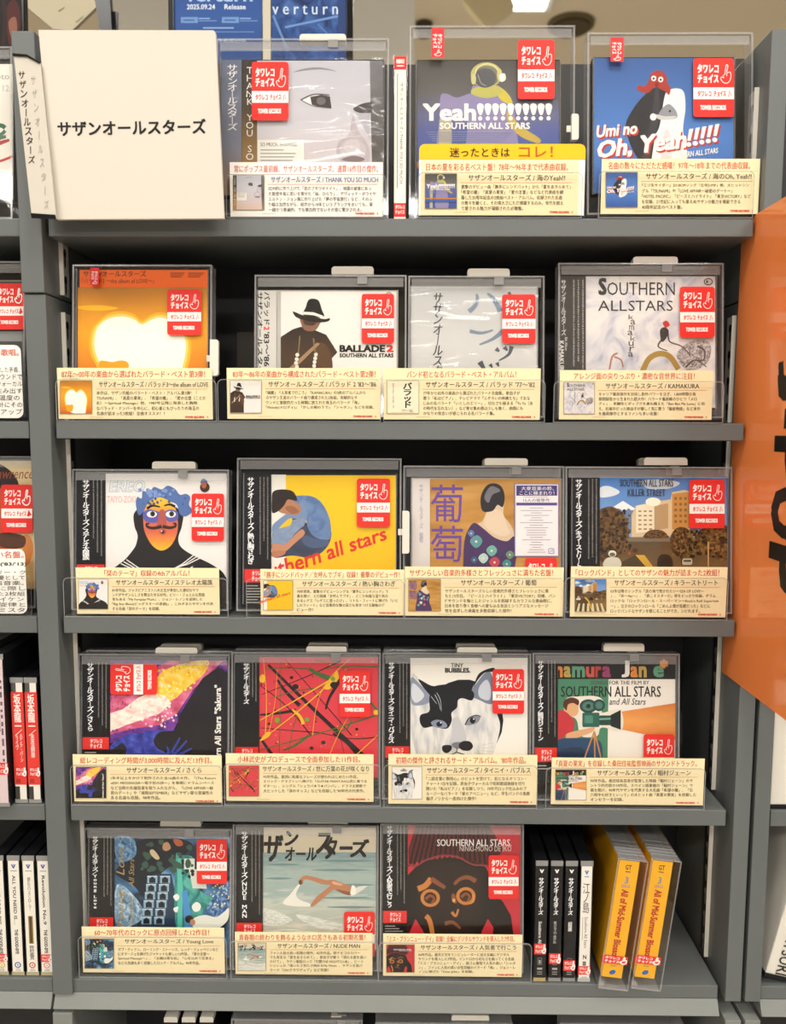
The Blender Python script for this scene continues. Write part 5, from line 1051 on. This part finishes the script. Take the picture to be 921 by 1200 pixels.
# thin booklet on the top shelf between the face and the astronaut
def sp_mag(c, W2, H):
    c.R('#ece6da', 0, 0, W2, H); c.R(RED, 0, 0, W2, 11); c.T(W_, '数量限定', W2 * .15, 2, W2 * .85, 6, .03); c.R(W_, W2 * .2, 7.4, W2 * .8, 8.4)
    c.T('#2e2a26', 'サザンオールスターズ / THANK YOU SO MUCH', W2 * .46, 22, W2 * .78, 108, .008, rot=90); c.R('#8d8780', W2 * .22, 14, W2 * .30, 112)
    c.R(RED, 0, H - 14, W2, H - 2); c.T(W_, 'タワレコ', W2 * .1, H - 12.5, W2 * .9, H - 9, .04); c.T(W_, 'チョイス', W2 * .1, H - 8, W2 * .9, H - 4.5, .04)
c0 = at(468.5, 255, .004)
fr = Frame((c0.x, .004, ZS[0] + .0004)); t = fr.thing('booklet'); tag(t, 'thin white booklet with red ends standing between the pale face CD and astronaut CD', 'booklet')
b = MB(); b.box(-.0052, .0052, .0006, .10, 0, .139, M('#e6e0d4')); b.build('pages', t)
q = Mm(fr, -.0052, .139, -.0004); sp_mag(q, 10.4, 139); q.build('spine_print', t)
b = MB(); b.box(-.0062, -.0055, -.0006, .10, 0, .1405, CLEAR); b.box(.0055, .0062, -.0006, .10, 0, .1405, CLEAR); b.build('clear_sleeve', t)

# ------------------------------------------------------------------ artist divider board (top left)
IV = M('#d2cbbe', .45)
fr = Frame((at(155, 256, -.024).x, -.024, ZS[0] + .001)); t = fr.thing('divider_board'); tag(t, 'white artist divider board with large black lettering, at the left of the top shelf', 'divider')
F = lambda x, y: fr.uv(x, y)
b = MB(); b.prism([F(66, 257), F(262.5, 256), F(252.5, 38), F(250, 35.5), F(45, 35), ], 0, .004, IV); b.build('board', t, .0008)
q = Canvas(fr, CR['P'], .0002); q.T('#1d1a17', SAS, 0, 0, 0, 0, .028, q=[(67, 142), (241, 139), (242, 157), (68, 160)]); q.build('lettering', t)
b = MB(); b.box(F(120, 250)[0], F(200, 250)[0], .004, .060, .0004, .0020, M('#d8d2c6', .4)); b.build('foot', t)
aw = R(16); U = Vector((math.cos(aw), -math.sin(aw), 0))
f2 = Frame(at(66, 256, -.0300) + Vector((0, 0, 0)), U); F2 = f2.uv
# the flap is a child of the board: express its points in the board's local frame
def to_local(u, v, n):
    P = f2.O + f2.U * u + f2.V * v + f2.N * n - fr.O
    return (P.dot(fr.U), -P.dot(fr.N), P.dot(fr.V))
def flap(name, pts, n0, n1, mt):
    b = MB(); n = len(pts); L0 = [F2(*p) for p in pts]
    vs = [to_local(u, v, n1) for u, v in L0] + [to_local(u, v, n0) for u, v in L0]
    b.add(vs, [list(range(n)), list(range(2 * n - 1, n - 1, -1))] + [(i, i + n, (i + 1) % n + n, (i + 1) % n) for i in range(n)], mt); return b.build(name, t)
flap('spine_flap', [(16, 64), (33, 66), (47, 74), (65.3, 255), (37, 252)], -.0012, 0, IV)
flap('flap_edge', [(37, 250), (65.3, 252), (66, 257), (38, 256)], .0002, .0012, DARKP)
flap('flap_edge', [(15.8, 63), (33, 64.5), (47, 73), (47, 75), (32, 67), (16, 66)], .0002, .0012, DARKP)
class FC(Canvas):
    def build(s, name, parent):
        s.v = [to_local(u, v, -y) for (u, y, v) in s.v]; return Canvas.build(s, name, parent)
q = FC(f2, CR['P'], .0002)
ch = SAS.replace('ー', '︱')
for i, k in enumerate(ch):
    x = 25.5 + i * 1.32; y = 88 + i * 11.0; q.T('#2a2622', k, x - 4 + (3.55 if k == '︱' else 0), y - 4.4, x + 4 - (3.55 if k == '︱' else 0), y + 4.4, .012)
    x = 39 + i * 1.75; y = 94 + i * 16.2; q.T('#a7a29a', k, x - 2.6 + (2.3 if k == '︱' else 0), y - 5, x + 2.6 - (2.3 if k == '︱' else 0), y + 5, .008)
q.build('lettering', t)

# ------------------------------------------------------------------ orange sign on the right-hand post
XS = .3178
fr = Frame((XS, .03, ZS[1]), (0, -1, 0)); t = fr.thing('hanging_sign'); tag(t, 'large glossy orange sign with black vertical lettering, mounted edge-on at right', 'sign')
a = fr.uv(868.3, 272); b_ = fr.uv(845.5, 787); u0 = (a[0] + fr.uv(861, 480)[0] + b_[0]) / 3; v1 = fr.uv(868, 262)[1]; v0 = b_[1]
OR = M('#f28a4c', .10, 0, .4); u1 = u0 + .24
b = MB(); b.prism([(u0, v0 + .001), (u0 + .001, v0), (u1, v0), (u1, v1), (u0 + .006, v1), (u0, v1 - .010)], 0, .0018, OR); b.build('panel', t)
q = Canvas(fr, CR['P'], .00006)
ub0 = fr.uv(905.5, 560)[0]; vt = fr.uv(908, 424)[1]; vb = fr.uv(905, 689)[1]; cap = .052
tot = vt - vb
class UV(Canvas):
    def loc(s, x, y): return x, y
q = UV(fr, None, .00006); BK = '#171310'
def seg(txt, a0, a1, dx=0.0, dw=1.0): q.T(BK, txt, 0, 0, 0, 0, .05, q=[(ub0 + dx, vt - a0 * tot), (ub0 + dx, vt - a1 * tot), (ub0 + dx, vt - a1 * tot), (ub0, 0)] if False else [(ub0 + dx + cap * dw, vt - a0 * tot), (ub0 + dx + cap * dw, vt - a1 * tot), (ub0 + dx, vt - a1 * tot), (ub0 + dx, vt - a0 * tot)])
seg('J', 0.0, .175); seg('-', .21, .295, cap * .30, .20); seg('P', .325, .515); seg('O', .545, .77); seg('P', .795, 1.0)
q.build('lettering', t)
b = MB(); 
for zz in (ZS[1], ZS[2]): b.box(u0 + .008, u0 + .022, .0018, .0028, zz - ZS[1] - .012, zz - ZS[1] - .003, STRIPW)
b.build('bracket', t)

# ------------------------------------------------------------------ left-hand shelf unit: what shows of its goods
cr = CR['P']
def left_item(row, Y, xr_top, yt, label_cd, art, cover, label_case, lean=5.0, lw=150):
    zs = ZS[row]; xc = at(xr_top - lw / 2, yt, Y).x; f = Frame((xc, Y, zs + .0030), V=leanV(lean))
    u1, v1 = f.uv(xr_top, yt); u0 = u1 - .150
    keeper(f, u0, u1, .0004, v1, label_case, group='security cases in the left-hand unit')
    t = f.thing('jewel_case'); tag(t, label_cd, 'CD', 'CDs in the left-hand unit')
    c0 = f.uv(cover[2], cover[1]); jv1 = min(c0[1], v1 - .004); ju1 = min(c0[0] + .001, u1 - .0015); ju0 = max(ju1 - .142, u0 + .0015); jv0 = max(.002, jv1 - .125)
    b = MB(); b.box(ju0, ju1, .0004, .0085, jv0, jv1, M('#8f8c88', .4)); b.build('tray', t, .0006)
    ybot = cover[3]
    while f.uv(0, ybot)[1] < jv0 + .0005: ybot -= 1
    xl = cover[0]
    while f.uv(xl, cover[1])[0] < ju0: xl += 1
    c = Canvas(f, cr, 0.0, rect=(xl, cover[1], cover[2], ybot)); art(c); c.build('cover_picture', t)
    b = MB(); b.box(ju0, ju1, -.0026, -.0018, jv0, jv1, LID); b.build('lid', t)
    return f, t
def art_L1(c):
    c.R('#ebe7dc', -160, 70, 18, 256); c.L('#c2474a', [(-20, 192), (-4, 190), (8, 186), (15, 183)], 3, True); c.L('#3f6b52', [(-20, 150), (0, 147), (6, 150)], 5, True); c.L('#b5474a', [(-12, 172), (2, 167), (11, 164)], 6, True, 3)
    c.L('#5a7a68', [(-8, 160), (2, 157), (6, 153)], 4, True); c.L('#5a7a68', [(-10, 168), (0, 162), (7, 160)], 4, True)
    c.T('#a39f98', 'Sakamoto', -34, 86, 11, 93, 0); c.T('#b5b1aa', '12', 3.5, 100, 10.5, 107, 0)
left_item(0, .022, 17, 58, 'white-covered CD with red and green brush marks at the left edge, top shelf', art_L1, (-160, 75, 15.5, 256), 'clear security case around the white brush-marked CD at the left edge')
def art_L2(c):
    c.R('#4a4a4c', -160, 330, 30, 492); c.R('#8f9190', -160, 388, 30, 400)
f, t = left_item(1, .022, 32, 308, 'CD with a red sticker on a dark grey cover, second shelf at the left edge', art_L2, (-160, 328, 26, 490), 'clear security case above the white card on the second shelf, left edge')
c = Canvas(f, cr, .0031); sticker(c, -3, 333, 30, 387); c.build('red_sticker', t)
def art_L3(c):
    c.R(G([(0, '#c29a4a'), (.4, '#dcc08a'), (1, '#e6d2a2')], 'v', .1), -160, 537, 42, 720)
    c.P('#2e2420', [(-40, 560), (-10, 543), (10, 550), (22, 568), (14, 590), (-40, 640)], 1)
    c.P('#b8542f', [(-40, 590), (0, 572), (12, 585), (18, 600), (12, 622), (20, 640), (10, 700), (-40, 700)], 1); c.P('#d98a4a', [(28, 628), (36, 630), (39, 645), (33, 662), (27, 655)], 1); c.P('#5a3a28', [(0, 625), (28, 628), (26, 642), (0, 640)], 1)
    c.T('#a04a32', 'Lawrence', 0, 0, 0, 0, 0, shear=.3, q=[(-9, 549), (39, 549), (39, 561), (-9, 561)])
f, t = left_item(2, .024, 44, 535, 'tan CD cover with a dark-haired face in profile, third shelf at the left edge', art_L3, (-160, 540, 41, 719), 'clear security case around the tan profile CD at the left edge')
c = Canvas(f, cr, .0031); sticker(c, 3, 568, 40, 624); c.build('red_sticker', t)
def left_card(row, x0, y0, x1, y1, lines, label, Y=.003):
    cx = at((x0 + x1) / 2, y1, Y).x; fr = Frame((cx, Y, ZS[row])); t = fr.thing('caption_card'); tag(t, label, 'caption card', 'white caption cards in the left-hand unit')
    a = fr.uv(x0, y0); b_ = fr.uv(x1, y1); v0 = max(b_[1], .002)
    b = MB(); b.prism(rrect(a[0], v0, b_[0], a[1], .006, 4), .0002, .0007, M(WHITEC, .55)); b.build('card_sheet', t)
    q = Canvas(fr, cr, 0.0)
    for i, (mt, s_, xx0, yy0, xx1, yy1, bo) in enumerate(lines): q.T(mt, s_, xx0, yy0, xx1, yy1, bo)
    q.build('print', t)
    st = fr.thing('display_stand'); tag(st, 'clear acrylic stand at the left edge of the ' + ROWN[row], 'display stand', 'clear stands in the left-hand unit')
    b = MB(); u0, u1 = a[0] - .004, b_[0] + .006; b.box(u0, u1, -.002, .04, .0002, .0014, LIP); b.build('base', st)
    b = MB(); b.prism(rrect(u0, .0002, u1, a[1] * .62, .006, 5, (0, 0, 1, 1)), -.0036, -.0022, LIP, LIPEDGE); b.build('front_lip', st)
DK = '#4a463e'
left_card(1, -100, 404, 27.5, 490, [('#cf4a34', '魅力の歌唱。', -26, 409, 22, 417, .014)] + [(DK, s_, -60, 430 + i * 8.2, 26 - (3 if i in (0, 4) else 0), 436.5 + i * 8.2, .008) for i, s_ in enumerate(['ミディアムで響きを活かした矛盾、', 'しなやかさのあるサウンドで', 'フォークから影響のウォーカル', '変化を恐れずに生み出す', 'ベストの一方で温度の', 'ある歌い方が、余計にその', 'よさ。もっともアップ'])], 'white rounded caption card with red headline, second shelf at the left edge')
left_card(2, -100, 643, 32, 720, [('#cf4a34', '忘れさせない名盤。', -55, 646, 28, 654, .014), ('#2a2622', "Collection('83/'13)", -40, 659, 31, 664, .02)] + [(DK, s_, -60, 668 + i * 6.3, 30 - (i % 3), 673.2 + i * 6.3, .006) for i, s_ in enumerate(['手にした「メリー・ク', 'リスマス」、俳優として', '挑戦した映画音楽。', '発売30周年に際し', 'リマスターした2枚組', 'また本作のセイケン', '奏でられた旋律と', 'クリスマス ミスタ'])], 'white rounded caption card overlapping the tan profile CD, at the left edge', .003)
# spines on the two lower left shelves
def sp_red(a2):
    def f(c, W2, H):
        c.R('#e8e3d8', 0, 0, W2, H); c.R('#55524f', 0, 0, W2 * .42, 9); c.R('#3a3836', 0, H - 13, W2 * .40, H)
        c.R('#dd3c33', -.6, 9, W2 + .6, 101); c.T(W_, '坂本龍一', W2 * .16, 11, W2 * .80, 43, .02, vert=True); c.L(W_, [(W2 * .82, 46), (W2 * .18, 52)], .5)
        for s_, x0, x1, y0, y1 in a2: c.T(W_, s_, W2 * x0, y0, W2 * x1, y1, .012, vert=True)
        tapered(c, W2 * .02, 83, W2 * 1.05, 93); c.R('#b02c28', W2 * .1, 95, W2 * .5, 99)
    return f
Y4 = max(floorY(20, 943, ZS[3] + .0006), .002)
spine_cd(25.5, 942, Y4, ZS[3], sp_red([('メディア・バーン', .56, .84, 50, 78), ('ライヴ', .2, .46, 52, 66)]), 'red-banded CD spine with two text columns, left of its twin', 'red-banded spines at the left edge', wid=.0124)
spine_cd(41.5, 942, Y4, ZS[3], sp_red([('未来派野郎', .3, .68, 50, 74)]), 'red-banded CD spine beside the left-hand post on the fourth shelf', 'red-banded spines at the left edge', wid=.0124)
def sp_pink(c, W2, H):
    c.R('#d9c4c8', 0, 0, W2, H); c.T('#8a6a74', SAS[4:] and '音楽図鑑', W2 * .25, 22, W2 * .6, 70, .01, vert=True); dashes(c, W2 * .6, 20, W2 * .9, 100, '#6a5a60', 31, 1); tapered(c, -1, H - 40, W2 + 1, H - 28)
def sp_plain(c, W2, H):
    c.R('#e6e0d6', 0, 0, W2, H); dashes(c, W2 * .3, 30, W2 * .6, 100, '#4a4642', 32, 1); tapered(c, -1, H - 40, W2 + 1, H - 28)
fr, t = spine_cd(4.2, 952, -.006, ZS[3], sp_pink, 'taller pale pink disc box left of the red-banded spines', None, wid=.0125, hgt=.150, name='disc_box', cat='CD')
spine_cd(-14, 952, -.006, ZS[3], sp_plain, 'white disc box at the very left edge of the fourth shelf', None, wid=.0125, hgt=.150, name='disc_box', cat='CD')
def sp_gb(txt, kind):
    def f(c, W2, H):
        c.R('#ebe6da', 0, 0, W2, H); logo_v(c, W2 / 2, 5.5, 2.4, '#2f62a8', '#c8463c'); c.R('#8d8a80', W2 * .2, 10, W2 * .8, 10.8)
        if kind == 'three':
            c.T('#3a362f', '僕たちロックンローラー', W2 * .34, 17, W2 * .66, 52, .012, vert=True); c.R('#8f7434', W2 * .3, 57, W2 * .72, 86); c.R('#4a3c1c', W2 * .4, 58, W2 * .6, 85); c.T('#3a362f', '野村義男', W2 * .3, 88, W2 * .72, 103, .015, vert=True)
        else:
            c.T('#3a362f', txt, W2 * .34, 15, W2 * .64, 66, .02, rot=90); c.T('#2e2a26', 'THE GOOD-BYE', W2 * .34, 71, W2 * .66, 97 if kind != 'last' else 96, .035, rot=90)
        if kind in ('last', 'first'): tapered(c, -.5, 97, W2 + .5, 105)
        cc = {'first': '#d9a53a', 'one': '#2f62a8', 'three': '#c8463c', 'last': '#d98a84'}[kind]
        c.E(cc, W2 / 2, 108.5, 3.2, 3.2); c.E('#ebe6da', W2 / 2, 108.5, 2.1, 2.1); c.E(cc, W2 / 2, 108.5, .8, .8)
        c.R('#9a968c', W2 * .3, 112.6, W2 * .72, 113.2); c.R('#9a968c', W2 * .25, 114, W2 * .76, 114.6)
    return f
Y5 = max(floorY(30, 1143, ZS[4] + .0006), .002)
for px, tx, kd, lab in ((3.0, 'Hello THE GOOD-BYE', 'first', 'white CD spine cut by the left edge, bottom shelf'), (21.5, 'ALL YOU NEED IS…', 'one', 'white CD spine with a blue ring, bottom shelf at left'), (38.5, '', 'three', 'white CD spine with a brown stamped block and red ring, bottom shelf at left'), (55.5, 'Revolution No.9', 'last', 'white CD spine with a red label beside the left-hand post, bottom shelf')):
    spine_cd(px, 1142, Y5, ZS[4], sp_gb(tx, kd), lab, 'white spines on the lower left shelf', wid=.0124, bright=M('#b0a888', .4))

# ------------------------------------------------------------------ right-hand shelf unit: two white boxes
def box_right(px, py, row, wid, hgt, dep, roll, label, text, yaw=0.0, ty=(.3, .5), Y=.004):
    c = at(px, py, Y); a = R(roll); U = Vector((math.cos(a), 0, -math.sin(a))); V = Vector((math.sin(a), 0, math.cos(a)))
    fr = Frame((c.x, Y, ZS[row] + abs(math.sin(a)) * (wid / 2 + .002) + .0008), U, V); t = fr.thing('disc_box'); tag(t, label, 'CD box set', None)
    h = wid / 2; b = MB(); b.box(-h, h, .0008, dep, 0, hgt, M('#e4dfd4', .4)); b.build('box', t, .001)
    b = MB(); b.box(-h - .0014, h + .0014, -.0006, dep + .001, -.0003, .0035, DARKP); b.build('bottom_edge', t)
    q = Mm(fr, -h, hgt, 0); q.T('#26221e', text, wid * 300, hgt * 1000 * ty[0], wid * 700, hgt * 1000 * ty[1], .01, rot=90); q.build('lettering', t)
    b = MB(); b.box(-h - .0008, h + .0008, -.0008, -.0003, .0035, hgt, LID); b.build('clear_front', t)
box_right(921, 945, 3, .030, .125, .13, 0, 'white disc box standing on the right-hand unit, just below the orange sign', 'UU', ty=(.06, .16))
box_right(913, 1160, 4, .030, .152, .13, 13, 'white disc box leaning right with sideways lettering, bottom right corner', '/ / MATSURI', ty=(.52, .97))

# ------------------------------------------------------------------ tops of the cases on the shelf below the ledge
zl = Z0 - .2245
def low_case(px0, px1, pyt, Y, label, tabs, col_=None, lean=4.0):
    xc = at((px0 + px1) / 2, pyt, Y).x; f = Frame((xc, Y, zl), V=leanV(lean)); u0, v1 = f.uv(px0, pyt); u1 = f.uv(px1, pyt)[0]
    tb = None
    if tabs:
        a = f.uv(tabs[0], tabs[3]); b_ = f.uv(tabs[2], tabs[1]); tb = (a[0], max(a[1], v1 - .003), b_[0], b_[1])
    keeper(f, u0, u1, .0004, v1, label, tb, group='cases on the shelf below the ledge')
    t = f.thing('jewel_case'); tag(t, label.replace('clear security case', 'CD inside the case'), 'CD', 'CDs on the shelf below the ledge')
    b = MB(); b.box(u0 + .004, u1 - .004, .0004, .0085, .003, v1 - .012, DARKP); b.build('tray', t); b = MB(); b.box(u0 + .005, u1 - .005, -.0003, .0003, .004, v1 - .013, col_ or M('#4a4648')); b.build('cover_picture', t)
low_case(272, 425, 1190, .02, 'clear security case at the bottom edge, below the swimmer CD', (388, 1190, 400, 1196))
low_case(440, 600, 1194, .02, 'clear security case with a white tab at the bottom edge, below the mask CD', (529, 1189, 573, 1197))
low_case(655, 800, 1195, .03, 'clear security case at the bottom edge, below the yellow box sets', None, M('#b04a72'))
for k, px in enumerate((200, 221, 242)):
    c = at(px, 1196, .03); f = Frame((c.x, .03, zl)); hh = c.z - zl + .004
    t = f.thing('disc_box'); tag(t, ['leftmost', 'middle', 'rightmost'][k] + ' of three white-topped cases at the bottom edge, below the garden collage', 'CD', 'white-topped cases at the bottom edge')
    b = MB(); b.box(-.0075, .0075, 0, .10, 0, hh - .006, DARKP); b.build('case', t, .0006)
    b = MB(); b.prism(rrect(-.007, hh - .006, .007, hh, .002, 4, (0, 0, 1, 1)), 0, .012, TABM); b.build('security_tab', t, .0006)

# ------------------------------------------------------------------ posters and boards behind the shelf unit
zc2 = zc + .0015
def poster(x0, x1, ytop, Y, label, art, frame_mt, fw=.006, side=(1, 1)):
    c = at((x0 + x1) / 2, 40, Y); fr = Frame((c.x, Y, zc2), V=leanV(3)); t = fr.thing('framed_poster'); tag(t, label, 'poster')
    a = fr.uv(x0, ytop); b_ = fr.uv(x1, ytop); v1 = a[1]
    b = MB(); b.box(a[0], b_[0], .0006, .008, .0, v1, DARKP); b.build('backing_board', t)
    b = MB(); w0, w1 = fw * side[0], fw * side[1]
    if w0: b.box(a[0] - w0, a[0], -.003, .008, 0, v1 + fw, frame_mt)
    if w1: b.box(b_[0], b_[0] + w1, -.003, .008, 0, v1 + fw, frame_mt)
    b.box(a[0], b_[0], -.003, .008, v1, v1 + fw, frame_mt); b.build('frame', t, .001)
    q = Canvas(fr, cr, 0.0); art(q, x0, ytop, x1); q.build('picture', t)
BLK = M('#141416', .2)
def art_P1(c, x0, yt, x1):
    c.R(G([(0, '#2a4a86'), (.5, '#35599c'), (1, '#2d4f92')], 'v', .1), x0, yt, x1, 75)
    c.T('#a9c4e6', 'verturn', 217, -10, 296, 2, .02); c.T('#dce8f6', '2025.09.24', 219, 5, 252, 11, .02); c.T('#dce8f6', 'Release', 263, 5, 288, 11, .02)
    for xx in (212, 260): c.R('#6f95cc', xx, 20, xx + 20, 27); c.R('#3a5a96', xx + 3, 23, xx + 16, 24.5); c.R('#8fb0de', xx + 21, 21, xx + 34, 22.4); c.R('#7a9cd0', xx + 21, 24, xx + 42, 25)
    c.R('#8fb0de', 238, 32, 274, 33.6); c.R('#6f92c6', 222, 37, 298, 38); c.T('#cfe0f4', '予約受付中', 255, 46, 288, 50, .02)
def art_P2(c, x0, yt, x1):
    c.R('#2c4378', x0, yt, x1, 75)
    c.R(G([(.3, '#1c2f5a'), (.5, '#2f4f8c'), (.7, '#4b70b0')], 'n', 0, 5, 1, 1, 5, 1), x0, yt, x1 - 10, 75)
    c.L('#6d93cc', [(334, 32), (372, 24), (396, 19)], 2.6); c.L('#5f86c0', [(320, 18), (330, 42), (336, 56)], 3); c.L('#5077b4', [(372, 28), (394, 50)], 2)
    c.T('#cfe0f4', 'v e r t u r n', 319, 6, 396, 17, .01)
poster(204, 307, -30, .30, 'blue framed poster with pale lettering and a date, behind the white board', art_P1, BLK, .007, (1, 0))
poster(318, 406, -30, .30, 'blue framed poster with wide-spaced letters, behind the pale face CD', art_P2, BLK, .008, (0, 1))
c0 = at(312.5, 20, .30); fr = Frame((c0.x, .298, zc2), V=leanV(3)); t = fr.thing('divider_strip'); tag(t, 'cream strip standing between the two blue posters', 'strip'); u = fr.uv(308, 20)[0]; u2 = fr.uv(317, 20)[0]
b = MB(); b.box(u, u2, 0, .008, 0, fr.uv(312, -30)[1], M('#cfc8b4', .5)); b.box(u, u2, -.002, 0, 0, .01, M('#cfc8b4', .5)); b.build('strip', t)
def art_P3(c, x0, yt, x1):
    c.R('#1b1213', x0, yt, x1, 70); c.P('#4a1d1c', [(8, 10), (18, 0), (24, 20), (20, 46), (10, 50)], 1); c.P('#8a5a48', [(10, 26), (18, 20), (20, 36), (14, 46)], 1); c.L('#2c1a18', [(2, -10), (6, 20), (3, 60)], 5, True)
poster(-70, 25, -30, .27, 'dark reddish poster in the top left corner', art_P3, BLK, .004, (0, 1))
# pale tilted board with dark frame edge at the top left
c0 = at(70, 10, .42); fr = Frame((c0.x, .42, zc2), V=leanV(4)); t = fr.thing('tilted_board'); tag(t, 'pale slanted board with dark scuffs, top left behind the white board', 'board')
b = MB(); b.prism([fr.uv(*p) for p in ((24, 2), (22, -30), (118, -30), (115, 6), (84, 36), (62, 34))], 0, .006, M('#cfc4a8', .5)); b.build('panel', t, .001)
b = MB(); e = fr.uv(66, 30); b.box(e[0] - .004, e[0] + .004, .006, .012, .0002, e[1] + .05, M('#55514a')); b.build('support', t)
q = Canvas(fr, cr, .0003); q.P('#7a705c', [(68, 13), (76, 8), (75, 10), (70, 14)]); q.P('#9a907a', [(88, 26), (98, 18), (97, 21), (90, 27)]); q.build('scuff', t)
def post(pxs, Y, label):
    c0 = at(sum(p[0] for p in pxs) / len(pxs), 10, Y); fr = Frame((c0.x, Y, zc2), V=leanV(3)); t = fr.thing('black_stand'); tag(t, label, 'stand')
    P_ = [fr.uv(*p) for p in pxs]; lo = min(range(len(P_)), key=lambda i: P_[i][1])
    b = MB(); b.prism(P_, 0, .01, BLK); b.build('panel', t, .001)
    b = MB(); b.box(P_[lo][0] - .012, P_[lo][0] + .012, -.002, .03, .004, .007, BLK); b.box(P_[lo][0] - .004, P_[lo][0] + .004, .0101, .014, .003, P_[lo][1] + .03, BLK); b.build('foot', t)
post([(106, -30), (127, -30), (131, 36), (117, 36)], .36, 'glossy black stand edge between the pale board and the grey pillar')
